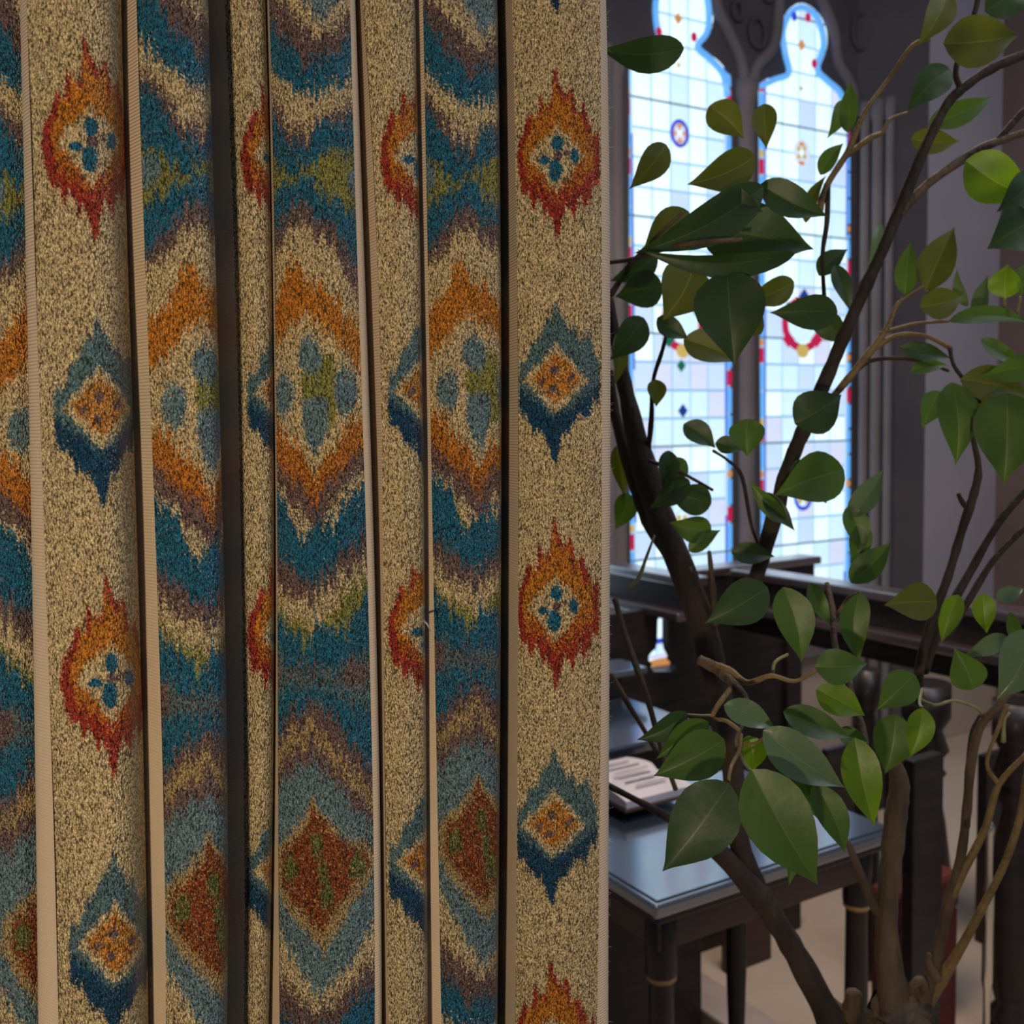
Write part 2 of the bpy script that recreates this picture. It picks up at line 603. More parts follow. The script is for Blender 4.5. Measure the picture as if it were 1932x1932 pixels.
def medal(w, off, cx, cy, s, ringc, petal, heart, n=4):
    disc(w, off, cx, cy, 19 * s, 26 * s, ringc, ring=.74)
    disc(w, off, cx, cy, 13 * s, 18 * s, petal, d=.006)
    for i in range(n):
        a = math.pi / 4 + i * 2 * math.pi / n
        disc(w, off, cx + 8 * s * math.cos(a), cy + 11 * s * math.sin(a), 4.2 * s, 6 * s, heart, d=.0105, shape=12)
    disc(w, off, cx, cy, 4 * s, 6 * s, 'white', d=.011, shape=10)


medal(w1, off1, 1282, 252, 1.0, 'blue', 'amber', 'rose')
medal(w2, off2, 1512, 288, 0.95, 'rose', 'lilac', 'gold')
disc(w2, off2, 1512, 272, 6, 4, 'amber', d=.012, shape=10)
disc(w2, off2, 1512, 308, 7, 4, 'amber', d=.012, shape=10)
for (w, off, x, y, r, k) in ((w1, off1, 1279, 35, 8, 'amber'), (w1, off1, 1280, 123, 4, 'gold'), (w2, off2, 1512, 85, 8, 'amber'),
                             (w2, off2, 1511, 167, 4, 'gold'), (w1, off1, 1288, 775, 10, 'navy'), (w2, off2, 1517, 1090, 9, 'amber'),
                             (w2, off2, 1517, 560, 12, 'navy'), (w1, off1, 1285, 690, 9, 'green'), (w1, off1, 1284, 925, 8, 'amber')):
    disc(w, off, x, y, r, r * 1.3, k, d=.009, shape=4, nm='lozenge')
# the large figured roundels
for (w, off, x, y) in ((w1, off1, 1288, 612), (w2, off2, 1514, 612)):
    disc(w, off, x, y, 46, 52, 'red', ring=.72, d=.006)
    for a, k in ((45, 'navy'), (135, 'navy'), (225, 'green' if w is w1 else 'red'), (315, 'red')):
        disc(w, off, x + 38 * math.cos(math.radians(a)), y - 40 * math.sin(math.radians(a)), 13, 15, k, d=.009, shape=4, nm='lozenge')
    disc(w, off, x, y, 30, 34, 'pale', d=.010)
    disc(w, off, x, y + 50, 13, 13, 'gold', d=.011)
    disc(w, off, x - 8, y - 30, 9, 11, 'amber', d=.011)
disc(w1, off1, 1251, 1208, 40, 5, 'blue', d=.009, nm='band')
disc(w1, off1, 1251, 1248, 40, 7, 'amber', d=.009, nm='band')
disc(w1, off1, 1251, 1236, 40, 5, 'rose', d=.009, nm='band')
medal(w2, off2, 1515, 935, 1.1, 'blue', 'pale', 'gold')
medal(w1, off1, 1286, 985, 1.0, 'lilac', 'pale', 'gold')
# halo of blue glass following the head of each light
for (w, off, pxs) in ((w1, off1, [(1190, 118), (1215, 105), (1250, 104), (1268, 95), (1245, 70), (1237, 30), (1240, -10), (1260, -55)]),
                      (w1, off1, [(1330, -30), (1337, 20), (1334, 60), (1316, 88), (1340, 112), (1364, 140), (1373, 180)]),
                      (w2, off2, [(1436, 162), (1462, 150), (1488, 138), (1481, 100), (1477, 60), (1490, 26), (1512, 14), (1538, 28), (1551, 60), (1553, 90), (1542, 130), (1560, 152), (1585, 175), (1597, 215)])):
    o = tube('border_strip', [on_plane(x, y, WALL - off - .012) for x, y in pxs], [0.013] * len(pxs), G['sky'], w, seg=6)
for (w, off, x, y, k) in ((w1, off1, 1243, 60, 'red'), (w1, off1, 1309, 70, 'red'), (w2, off2, 1498, 31, 'blue'), (w2, off2, 1524, 33, 'red'),
                          (w2, off2, 1536, 120, 'red'), (w1, off1, 1262, 105, 'blue')):
    disc(w, off, x, y, 6, 9, k, d=.027, shape=8, nm='lozenge')
part_fix_done = []
for w in (w1, w2, w3, w4):
    t = Vector(w.location)
    for c in w.children:
        c.location = Vector(c.location) - t

# ------------------------------------------------------------------ FURNITURE beyond the plant
def rail_object(name, px, py, ztop, length_back, length_front, label, cat, depth=.10, body=.15, mat=M_woodred):
    """moulded rail running along U: cap, fascia, lower moulding"""
    P = at_z(px, py, ztop)
    root = empty(name, tuple(P * [1, 1, 0]))
    a = P - U * length_front
    L = length_back + length_front
    obox('rail_cap', a + Z * -.028, L, depth, .028, M_cap, root, .006)
    obox('rail_body', a + V * .018 + Z * -.105, L, depth - .036, .08, M_wood, root, .003)
    obox('lower_moulding', a + V * -.03 + Z * -.135, L, depth * .8, .030, M_cap, root, .006)
    if body:
        obox('bottom_rail', a + V * .012 + Z * (-.135 - body * .45), L, depth - .03, body * .45, M_wood, root, .004)
    tag(root, label, cat)
    return root, a, L


# right-hand balustrade
bal, A0, L0 = rail_object('balustrade', 1627, 1112, 1.02, 0.55, 1.5, 'dark wooden balustrade with moulded handrail running behind the leaves at right', 'balustrade')
prof_w = 0.62


def baluster(px, py, ztop, zbase, r, mat=M_wood, parent=None, name='baluster'):
    P = at_z(px, py, ztop)
    h = ztop - zbase
    pr = [(0, r * 1.1), (.05 * h, r * 1.1), (.07 * h, r * .7), (.10 * h, r * .95), (.13 * h, r * .6), (.22 * h, r * .95), (.40 * h, r * 1.08),
          (.58 * h, r * .8), (.70 * h, r * .48), (.73 * h, r * .8), (.76 * h, r * .5), (.80 * h, r * .9), (.86 * h, r * .62), (.90 * h, r * .95), (h, r * .95)]
    return lathe(name, (P[0], P[1], zbase), pr, mat, parent, 24)


for px, py, r in ((1636, 1262, .034), (1748, 1288, .062), (1918, 1322, .055)):
    baluster(px, py, 0.845, 0.0, r, M_wood, bal)
P = at_z(1700, 1440, 0.62)
part_fix(bal)

# the stall front at the left: two rails and a pierced panel
st, A1, L1 = rail_object('choir_stall_front', 1210, 1078, 1.02, 1.6, 0.22, 'dark stall front with pale shining cap rail and pierced panel beside curtain', 'choir stall', .10, 0)
# cap running along V from its corner
Pc = at_z(1300, 1078, 1.02)
obox('rail_cap', Pc + Z * -.028, .10, .62, .028, M_cap, st, .006)
obox('rail_body', Pc + U * .015 + Z * -.14, .07, .60, .112, M_wood, st, .003)
# pierced panel: keyhole opening through which the window shows
hp = Pc @ U + .05
key_px = [(1240, 1212), (1241, 1170), (1245, 1162), (1250, 1160), (1255, 1162), (1260, 1170), (1260, 1212), (1263, 1228), (1269, 1238), (1269, 1247),
          (1275, 1252), (1274, 1262), (1268, 1267), (1234, 1267), (1228, 1260), (1230, 1252), (1224, 1246), (1224, 1238), (1230, 1230), (1237, 1224)]
key = [sz(on_plane(x, y, hp)) for x, y in key_px]
s_a = sz(on_plane(1080, 1200, hp))[0]
s_b = sz(on_plane(1478, 1200, hp))[0]
sv = WALL
WALL_keep = WALL
WALL = hp
plate('pierced_panel', [(s_a, 0.0), (s_b, 0.0), (s_b, 0.90), (s_a, 0.90)], [key], 0.0, 0.03, M_wood, st)
WALL = WALL_keep
obox('end_post', from_sz(s_b, 0, 0) * 0 + V * s_b + U * (hp - .02), .08, .075, 1.0, M_wood, st, .006)
part_fix(st)

# shelf desk standing before the pierced panel, and the small rest on it
q0 = at_z(1345, 1372, 0.80)
Lq = hp - .03 - q0 @ U
sd = empty('stall_desk', tuple(q0 * [1, 1, 0]))
obox('desk_top', q0 - Z * .026 - V * .75, Lq, .75, .026, M_desk, sd, .005)
obox('desk_front', q0 - Z * .80 + U * .02 - V * .74, Lq - .03, .72, .772, M_wood, sd, .003)
part_fix(sd)
tag(sd, 'black stall desk with a glossy top behind the twigs, in front of the pierced panel', 'desk')
r0_ = at_z(1222, 1258, 0.875)
sb_ = empty('book_rest', tuple(r0_ * [1, 1, 0] + Z * .801))
obox('rest_board', r0_ - Z * .018 - V * .42, .12, .42, .018, M_desk, sb_, .004)
obox('rest_foot', r0_ - Z * .074 + U * .03 - V * .36, .05, .30, .056, M_wood, sb_, .002)
part_fix(sb_)
tag(sb_, 'small shining book rest standing on the stall desk right beside the curtain edge', 'book rest')

# open booklet
book = empty('open_book', tuple(at_z(1300, 1500, 0.757)))
B0 = at_z(1306, 1482, 0.80)


def bookmesh():
    e1 = U * 0.21
    e2 = (at_z(1282, 1500, .80) - B0)
    e2 = -V * .16
    vs, fs = [], []
    nx, ny = 10, 2
    for i in range(nx + 1):
        t = i / nx
        hh = 0.012 * (1 - abs(2 * t - 1) ** 2) * (1 if True else 0)
        sag = 0.012 * math.exp(-((t - .5) / .06) ** 2)
        for j in range(ny):
            vs.append(B0 + e1 * t + e2 * j + Z * (hh - sag))
    for i in range(nx + 1):
        for j in range(ny):
            vs.append(B0 + e1 * (i / nx) + e2 * j - Z * .014)
    n = (nx + 1) * 2
    for i in range(nx):
        fs.append((i * 2, i * 2 + 1, i * 2 + 3, i * 2 + 2))
        fs.append((n + i * 2, n + i * 2 + 2, n + i * 2 + 3, n + i * 2 + 1))
        fs.append((i * 2, i * 2 + 2, n + i * 2 + 2, n + i * 2))
        fs.append((i * 2 + 1, n + i * 2 + 1, n + i * 2 + 3, i * 2 + 3))
    fs.append((0, n, n + 1, 1))
    fs.append((nx * 2, nx * 2 + 1, n + nx * 2 + 1, n + nx * 2))
    me = bpy.data.meshes.new('pages')
    me.from_pydata([tuple(v) for v in vs], [], fs)
    me.update()
    return me


link('pages', bookmesh(), M_paper, book)
obox('cover', B0 - Z * .020 - V * .165 - U * .005, .22, .17, .005, M_woodred, book, .001)
for i in range(6):
    a = B0 + U * (.03 + .025 * i) - V * (.035) + Z * .0125
    obox('printed_line', a - V * (.07 + .02 * random.random()), .006, .07 + .02 * random.random(), .0008, M_ink, book)
part_fix(book)
tag(book, 'open booklet with pale pages lying behind the glossy desk by the curtain', 'book')

# the writing desk with the blue reflection
DZ = 0.76
desk_c = at_z(1237, 1712, DZ)
desk = empty('desk', tuple(desk_c * [1, 1, 0]))
DL, DW = 0.56, 0.42                     # along V, along U
obox('desk_top', desk_c - Z * .022, DW, DL, .022, M_desk, desk, .005)
obox('top_inlay', desk_c + U * .012 + V * .012 + Z * .0004, DW - .024, DL - .024, .0022, M_desk, desk, .001)
obox('under_moulding', desk_c + U * .012 + V * .012 - Z * .040, DW - .024, DL - .024, .018, M_wood, desk, .005)
obox('apron', desk_c + U * .03 + V * .03 - Z * .095, DW - .06, DL - .06, .055, M_woodred, desk, .002)
for (a, b) in ((.05, .05), (.05, DL - .05), (DW - .05, .05), (DW - .05, DL - .05)):
    q = desk_c + U * a + V * b
    lg = lathe('leg', (q[0], q[1], 0), [(0, .016), (.06, .020), (.1, .014), (.35, .022), (.60, .020), (.62, .026), (.67, .026), (.735, .026)], M_wood, desk, 18)
    rg = lathe('brass_collar', (q[0], q[1], DZ - .155), [(0, .021), (.004, .025), (.010, .025), (.013, .022), (.017, .025), (.024, .025), (.028, .021)], M_brass, lg, 20)
part_fix(desk)
tag(desk, 'glossy black desk with a pale blue reflection on its top, beside the curtain', 'desk')
book.location = book.location  # lies on the desk riser
ru = max(B0 @ U - .03, desk_c @ U + DW + .01)
rl = min(.34, q0 @ U - .02 - ru)
rb = obox('reading_stand', U * ru + V * (B0 @ V - .42), rl, .44, B0[2] - .0215, M_wood, None, .004)
tag(rb, 'plain black reading stand behind the desk carrying the open booklet', 'stand')

# low pale step rail, dark boards, posts behind the desk
sp = at_z(1400, 1945, 0.085)
stp = obox('kneeler', U * (sp @ U - .25) + V * 1.59, 1.0, .115, .085, M_paleoak, None, .008)
tag(stp, 'low pale wooden kneeler running diagonally on the floor below the desk', 'kneeler')


def board(px0, px1, ytop, h, name, mat, label, cat, thick=.03, group=None):
    """upright board facing us, between two pixel columns, standing on the floor at P.U = h"""
    pa, pb = on_plane(px0, 1700, h), on_plane(px1, 1700, h)
    zt = on_plane((px0 + px1) / 2, ytop, h)[2]
    o = obox(name, V * (pa @ V) + U * h, thick, (pb - pa) @ V, zt, mat, None, .004)
    tag(o, label, cat, group)
    return o


board(1276, 1374, 1700, 2.15, 'stall_end', M_wood, 'black board standing behind the desk, left of the red-brown one', 'board')
board(1374, 1456, 1690, 2.02, 'stall_end', M_woodred, 'red-brown upright board seen under the middle of the desk', 'board')
board(1480, 1512, 1620, 2.1, 'stall_post', M_wood, 'thin dark post under the desk between two bright gaps', 'post')
board(1549, 1566, 1620, 2.3, 'stall_post', M_woodred, 'narrow brown post under the right part of the desk', 'post')
board(1680, 1722, 1440, 2.15, 'stall_board', M_wood, 'dark panel behind the forked trunk of the ficus', 'board')
board(1560, 1690, 1400, 2.6, 'stall_board', M_wood, 'dark stall back behind the desk, left of the forked trunk', 'board')
board(1722, 1778, 1430, 1.36, 'stall_post', M_wood, 'broad black post right of the forked trunk', 'post')
board(1857, 1990, 1410, 1.75, 'stall_end', M_wood, 'black stall end at the right edge below the leaves', 'board')
# red upholstered stool, half hidden by the black post
pa, pb = on_plane(1686, 1750, 1.46), on_plane(1812, 1750, 1.46)
zt = on_plane(1700, 1684, 1.46)[2]
stool = empty('stool', tuple(V * (pa @ V) + U * 1.46))
obox('cushion', V * (pa @ V) + U * 1.46 + Z * (zt - .09), .07, (pb - pa) @ V, .09, M_redcloth, stool, .014)
obox('skirt', V * (pa @ V + .004) + U * 1.464 + Z * .02, .06, (pb - pa) @ V - .008, zt - .112, M_redcloth, stool, .004)
part_fix(stool)
tag(stool, 'dark red upholstered stool behind the broad black post at the forked trunk', 'stool')
# slim metal post, put in to give a bright glint here
P = on_plane(1862, 1850, 1.3)
q = [(0, .03), (.02, .03), (.03, .007), (.28, .007), (.30, .011), (.50, .011), (.52, .007), (.62, .007), (.64, .010), (.66, .003)]
stn = lathe('glint_post', (P[0], P[1], 0), q, noise_mat('polished_nickel', (.72, .70, .62), (.85, .83, .74), 4, .12, 0), None, 16)
stn.data.materials[0].node_tree.nodes['Principled BSDF'].inputs['Metallic'].default_value = 1
tag(stn, 'slim polished metal post added for a bright glint before the black stall end', 'glint_post')


# ------------------------------------------------------------------ CURTAIN
CREAM = (0.66, 0.53, 0.30); TEAL = (0.015, 0.145, 0.265); MAUVE = (0.175, 0.115, 0.115); ORANGE = (0.60, 0.225, 0.022)
RED = (0.38, 0.040, 0.022); OLIVE = (0.27, 0.27, 0.065); SLATE = (0.15, 0.255, 0.31); NAVY = (0.008, 0.065, 0.15)
BROWN = (0.25, 0.055, 0.013); DEEP = (0.40, 0.105, 0.016); MOSS = (0.13, 0.155, 0.045); GOLD = (0.45, 0.33, 0.15); SLATED = (0.09, 0.185, 0.215)
PAL = np.array([CREAM, TEAL, MAUVE, ORANGE, RED, OLIVE, SLATE, NAVY, BROWN, GOLD, SLATED, DEEP, MOSS])
cCREAM, cTEAL, cMAUVE, cORANGE, cRED, cOLIVE, cSLATE, cNAVY, cBROWN, cGOLD, cSLATED, cDEEP, cMOSS = range(13)


def in_poly(x, y, poly):
    c = np.zeros(x.shape, bool)
    n = len(poly)
    for i in range(n):
        x1, y1 = poly[i]
        x2, y2 = poly[(i + 1) % n]
        if y1 == y2:
            continue
        m = ((y1 > y) != (y2 > y)) & (x < (x2 - x1) * (y - y1) / (y2 - y1) + x1)
        c ^= m
    return c


def ell(x, y, cx, cy, rx, ry):
    return ((x - cx) / rx) ** 2 + ((y - cy) / ry) ** 2 < 1


RNDTAB = rng.random(65536)


def hsh(a, b=0):
    return RNDTAB[(np.asarray(a).astype(np.int64) * 7919 + np.asarray(b).astype(np.int64) * 104729) & 65535]


# chevron layers of the flame stripe: (colour ABOVE the line's lower side is the previous one), value = colour below the line
XS = [-130, -100, -60, -30, -5, 12, 40, 70, 100, 130]
LAY = [
    (cCREAM, [-230, -180, -90, -20, 26, 20, -30, -110, -200, -260]),
    (cMAUVE, [-80, -50, 8, 35, 55, 52, 35, 12, -5, -30]),
    (cTEAL, [-40, 0, 62, 102, 114, 112, 96, 68, 42, 10]),
    (cCREAM, [60, 100, 150, 175, 180, 172, 165, 155, 140, 120]),
    (cMAUVE, [120, 150, 200, 240, 254, 228, 215, 196, 184, 170]),
    (cTEAL, [140, 172, 232, 262, 288, 232, 236, 222, 198, 180]),
    (cOLIVE, [255, 275, 312, 322, 318, 305, 288, 290, 308, 320]),
    (cTEAL, [400, 382, 370, 340, 336, 348, 380, 405, 376, 360]),
    (cMAUVE, [505, 482, 440, 386, 388, 406, 420, 482, 535, 590]),
    (cCREAM, [530, 505, 482, 430, 425, 438, 472, 526, 590, 640]),
    (cORANGE, [610, 590, 556, 490, 520, 534, 556, 588, 632, 680]),
    (cCREAM, [730, 702, 655, 612, 602, 608, 634, 676, 702, 725]),
    (cORANGE, [740, 765, 800, 838, 876, 896, 846, 800, 772, 745]),
    (cMAUVE, [815, 838, 866, 902, 930, 946, 904, 868, 836, 810]),
    (cCREAM, [865, 890, 912, 955, 985, 998, 960, 914, 880, 850]),
    (cTEAL, [880, 905, 927, 976, 1018, 990, 988, 940, 905, 875]),
    (cMAUVE, [980, 1012, 1050, 1074, 1104, 1106, 1064, 1030, 1014, 985]),
    (cCREAM, [1035, 1064, 1100, 1126, 1142, 1140, 1104, 1080, 1060, 1030]),
    (cOLIVE, [1095, 1120, 1146, 1166, 1190, 1184, 1150, 1116, 1090, 1060]),
    (cTEAL, [1115, 1140, 1160, 1186, 1228, 1176, 1182, 1190, 1120, 1090]),
    (cSLATED, [1210, 1226, 1244, 1256, 1264, 1264, 1258, 1250, 1236, 1215]),
    (cTEAL, [1350, 1332, 1310, 1302, 1300, 1300, 1306, 1318, 1340, 1360]),
    (cMAUVE, [1445, 1420, 1388, 1342, 1334, 1334, 1340, 1388, 1430, 1470]),
    (cGOLD, [1480, 1450, 1422, 1376, 1366, 1378, 1402, 1436, 1480, 1520]),
    (cMAUVE, [1505, 1480, 1450, 1424, 1404, 1404, 1440, 1474, 1510, 1550]),
    (cSLATE, [1540, 1512, 1486, 1462, 1442, 1442, 1474, 1506, 1545, 1585]),
    (cCREAM, [1610, 1660, 1742, 1800, 1850, 1872, 1870, 1824, 1776, 1720]),
    (cMAUVE, [1740, 1775, 1828, 1866, 1894, 1908, 1892, 1862, 1832, 1800]),
    (cTEAL, [1800, 1840, 1895, 1940, 1952, 1950, 1936, 1906, 1880, 1850]),
]


def patB(u, v):
    v = np.mod(v - 75, 1840.0) + 75
    col_j = (hsh(np.floor(u / 3.2), np.floor(v / 70)) - .5) * 34 + (hsh(np.floor(u / 8), np.floor(v / 110) + 9) - .5) * 16
    fine = rng.standard_normal(u.shape) * 5.0 + (rng.random(u.shape) < .22) * rng.standard_normal(u.shape) * 20
    vv = v + col_j + fine
    uu = u + rng.standard_normal(u.shape) * 1.8
    c = np.full(u.shape, cSLATE)
    for col, ys in LAY:
        b = np.interp(uu, XS, ys)
        c = np.where(vv > b, col, c)
    v2 = v + col_j * .35 + fine * .9
    # light patches in the olive band
    c = np.where(ell(uu, v2, 92, 345, 26, 32) | ell(uu, v2, -92, 325, 22, 30), cSLATE, c)
    # medallion
    z = ell(uu, v2, 14, 730, 30, 46)
    c = np.where(z, cOLIVE, c)
    c = np.where(ell(uu, v2, 30, 700, 16, 30) | ell(uu, v2, 36, 775, 14, 30), cOLIVE, c)
    c = np.where(ell(uu, v2, 0, 672, 22, 34) | ell(uu, v2, -48, 745, 20, 40) | ell(uu, v2, 64, 738, 21, 44), cSLATE, c)
    c = np.where(in_poly(uu, v2, [(-14, 760), (10, 742), (32, 762), (34, 800), (12, 862), (-12, 812)]), cSLATE, c)
    # speckled waist
    c = np.where(ell(uu, v2, -74, 1270, 20, 34) | ell(uu, v2, 86, 1268, 24, 24), cMAUVE, c)
    c = np.where((vv > 1255) & (vv < 1300) & (rng.random(u.shape) < .35), cMAUVE, c)
    # brown diamond
    halo = in_poly(uu, v2, [(5, 1505), (34, 1545), (60, 1580), (112, 1596), (124, 1640), (74, 1712), (28, 1800), (-34, 1722), (-68, 1664), (-66, 1604), (-34, 1574), (-14, 1550)])
    c = np.where(halo, cGOLD, c)
    dia = in_poly(uu, v2, [(5, 1520), (41, 1574), (75, 1595), (101, 1609), (109, 1635), (56, 1702), (23, 1760), (-25, 1705), (-52, 1660), (-50, 1612), (-20, 1584), (-2, 1560)])
    c = np.where(dia, cBROWN, c)
    for (x, y, rx, ry) in ((14, 1597, 11, 25), (-34, 1640, 14, 24), (86, 1636, 14, 26), (32, 1690, 13, 26), (24, 1645, 9, 20)):
        c = np.where(ell(uu, v2, x, y, rx, ry), cMOSS, c)
    c = np.where((c == cORANGE) & (rng.random(u.shape) < .12 + .5 * np.clip((v - 800) / 160, 0, 1)), cDEEP, c)
    c = np.where(dia & (rng.random(u.shape) < .10), cGOLD, c)
    return c


RED_P = [(-3, -170), (6, -135), (15, -116), (30, -126), (36, -70), (40, -76), (49, -97), (59, -59), (68, -33), (76, -57), (79, -18), (80, 44), (72, 62),
         (67, 56), (60, 80), (52, 109), (46, 81), (38, 92), (31, 125), (24, 100), (18, 96), (10, 126), (1, 168), (-9, 112), (-16, 106), (-22, 125), (-27, 91), (-36, 80), (-42, 104),
         (-49, 65), (-60, 82), (-66, 44), (-73, 11), (-67, -25), (-60, -33), (-49, -80), (-42, -70), (-35, -59), (-31, -118), (-18, -88), (-10, -95)]
BLUE_P = [(-1, -149), (13, -109), (22, -96), (33, -104), (39, -78), (46, -70), (57, -95), (67, -52), (76, -40), (80, -23), (80, 21), (76, 54), (70, 30), (64, 36), (57, 75), (46, 62), (36, 72),
          (24, 98), (11, 109), (0, 157), (-16, 122), (-22, 104), (-30, 108), (-42, 91), (-52, 67), (-60, 66), (-67, 62), (-69, 21), (-67, -31), (-60, -30), (-49, -46), (-42, -74), (-29, -83), (-23, -109), (-10, -114)]


def patA(u, v):
    """v: 0 at the centre of a red motif, 425 at the centre of a blue one, period 850"""
    v = np.mod(v + 212.5, 850.0) - 212.5
    # the weaver's steps
    cj = (hsh(np.floor(u / 2.6), np.floor(v / 90) + 77) - .5) * 14
    vv = v + cj + rng.standard_normal(u.shape) * 3.2 + (rng.random(u.shape) < .12) * rng.standard_normal(u.shape) * 9
    uu = u + rng.standard_normal(u.shape) * 1.5
    c = np.full(u.shape, cCREAM)
    c = np.where(in_poly(uu, vv, RED_P), cRED, c)
    o = in_poly(uu * 1.22, (vv + 8) * 1.24, RED_P) & (vv < 95)
    c = np.where(o, cORANGE, c)
    mixr = o & (rng.random(u.shape) < np.clip((vv + 5) / 120, .06, .75))
    c = np.where(mixr, cRED, c)
    c = np.where(in_poly(uu, vv, [(2, -58), (22, -30), (34, -20), (50, 2), (30, 30), (0, 72), (-24, 36), (-50, 6), (-34, -18), (-20, -28)]), cCREAM, c)
    vp = v + rng.standard_normal(u.shape) * 1.5
    for (x, y, rx, ry, k) in ((2, -22, 10, 15, cTEAL), (-22, 10, 11, 8, cTEAL), (33, 2, 9, 14, cTEAL), (-2, 29, 12, 21, cTEAL), (3, 2, 8, 9, cMAUVE), (18, -4, 6, 5, cMAUVE)):
        c = np.where(ell(uu, vp, x, y, rx, ry), k, c)
    w = vv - 425
    b = in_poly(uu, w, BLUE_P)
    c = np.where(b, cSLATED, c)
    c = np.where(b & (rng.random(u.shape) < .25), cSLATE, c)
    low = b & (w > 22 - np.abs(uu) * .0 + (58 - np.abs(uu)) * .9)
    c = np.where(low, cNAVY, c)
    w2 = v - 425 + rng.standard_normal(u.shape) * 2.5 + cj * .5
    c = np.where((np.abs(uu) / 58 + np.abs(w2) / np.where(w2 < 0, 70, 66)) < 1, cCREAM, c)
    dd = (np.abs(uu - 1) / 46 + np.abs(w2 + 3) / 50) < 1
    c = np.where(dd & (rng.random(u.shape) < .86), cORANGE, c)
    for (x, y, rx, ry) in ((-3, -19, 8, 10), (27, -7, 8, 8), (-6, 17, 8, 9), (-26, 2, 7, 7)):
        c = np.where(ell(uu, w2, x, y, rx, ry), cMAUVE, c)
    return c


LV = np.array([0, 500, 980, 1460, 1932.0])
SP, CP = math.sin(PITCH), math.cos(PITCH)


def pile_material(name, plain=False):
    m, nt, b = material(name)
    at_ = N(nt, 'ShaderNodeAttribute', attribute_name='yarn')
    tc = N(nt, 'ShaderNodeTexCoord')
    b.inputs['Specular IOR Level'].default_value = 0.5
    if plain:
        b.inputs['Roughness'].default_value = 0.85
        b.inputs['Base Color'].default_value = (0.5, 0.40, 0.29, 1)
        uv = N(nt, 'ShaderNodeAttribute', attribute_name='weave')
        sep = N(nt, 'ShaderNodeSeparateXYZ')
        nt.links.new(uv.outputs['Vector'], sep.inputs[0])
        nz = N(nt, 'ShaderNodeTexNoise')
        nz.inputs['Scale'].default_value = 160
        nt.links.new(tc.outputs['Object'], nz.inputs['Vector'])
        ad = N(nt, 'ShaderNodeMath', operation='MULTIPLY_ADD')
        nt.links.new(nz.outputs[0], ad.inputs[0])
        ad.inputs[1].default_value = 1.6
        ml = N(nt, 'ShaderNodeMath', operation='MULTIPLY')
        nt.links.new(sep.outputs[1], ml.inputs[0])
        ml.inputs[1].default_value = 2 * math.pi / 0.00165
        nt.links.new(ml.outputs[0], ad.inputs[2])
        si = N(nt, 'ShaderNodeMath', operation='SINE')
        nt.links.new(ad.outputs[0], si.inputs[0])
        bp = N(nt, 'ShaderNodeBump')
        bp.inputs['Strength'].default_value = 0.75
        bp.inputs['Distance'].default_value = 0.00028
        nt.links.new(si.outputs[0], bp.inputs['Height'])
        nt.links.new(bp.outputs[0], b.inputs['Normal'])
        n2 = N(nt, 'ShaderNodeTexNoise')
        n2.inputs['Scale'].default_value = 900
        nt.links.new(tc.outputs['Object'], n2.inputs['Vector'])
        mx = N(nt, 'ShaderNodeMix', data_type='RGBA')
        mx.inputs[6].default_value = (0.56, 0.45, 0.33, 1)
        mx.inputs[7].default_value = (0.74, 0.61, 0.45, 1)
        nt.links.new(n2.outputs[0], mx.inputs[0])
        nt.links.new(mx.outputs[2], b.inputs['Base Color'])
        return m
    # looped pile: elongated bumps, slanting as the yarn lies
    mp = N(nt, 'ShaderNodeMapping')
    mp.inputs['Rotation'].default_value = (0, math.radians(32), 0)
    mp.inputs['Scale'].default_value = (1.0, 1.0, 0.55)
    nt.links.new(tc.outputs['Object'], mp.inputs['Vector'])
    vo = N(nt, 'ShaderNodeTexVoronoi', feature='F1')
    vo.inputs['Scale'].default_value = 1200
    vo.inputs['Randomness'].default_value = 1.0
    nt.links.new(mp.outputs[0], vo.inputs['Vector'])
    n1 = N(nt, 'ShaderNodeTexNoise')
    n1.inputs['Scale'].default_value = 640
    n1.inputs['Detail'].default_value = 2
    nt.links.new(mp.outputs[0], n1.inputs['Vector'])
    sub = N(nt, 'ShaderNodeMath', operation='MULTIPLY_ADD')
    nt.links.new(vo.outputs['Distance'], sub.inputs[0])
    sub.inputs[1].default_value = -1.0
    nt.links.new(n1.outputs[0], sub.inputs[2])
    bp = N(nt, 'ShaderNodeBump')
    bp.inputs['Strength'].default_value = 1.0
    bp.inputs['Distance'].default_value = 0.0013
    nt.links.new(sub.outputs[0], bp.inputs['Height'])
    # the nap: every loop hangs a little downwards
    nap = N(nt, 'ShaderNodeVectorMath', operation='ADD')
    nt.links.new(bp.outputs[0], nap.inputs[0])
    nap.inputs[1].default_value = (0, 0, -0.38)
    nrm = N(nt, 'ShaderNodeVectorMath', operation='NORMALIZE')
    nt.links.new(nap.outputs[0], nrm.inputs[0])
    nt.links.new(nrm.outputs[0], b.inputs['Normal'])
    # crevice shade painted into the yarn colour: dark between loops, light on their tops
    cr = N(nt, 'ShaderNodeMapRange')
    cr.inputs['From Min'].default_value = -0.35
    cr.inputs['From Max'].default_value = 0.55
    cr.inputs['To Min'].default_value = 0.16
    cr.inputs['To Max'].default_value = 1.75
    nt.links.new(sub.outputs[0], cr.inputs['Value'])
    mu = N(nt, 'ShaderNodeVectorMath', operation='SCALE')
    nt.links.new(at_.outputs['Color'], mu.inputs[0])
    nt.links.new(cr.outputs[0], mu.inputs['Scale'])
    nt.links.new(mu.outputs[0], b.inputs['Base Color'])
    b.inputs['Roughness'].default_value = 0.34
    b.inputs['Sheen Weight'].default_value = 0.0
    b.inputs['Sheen Roughness'].default_value = 0.4
    return m


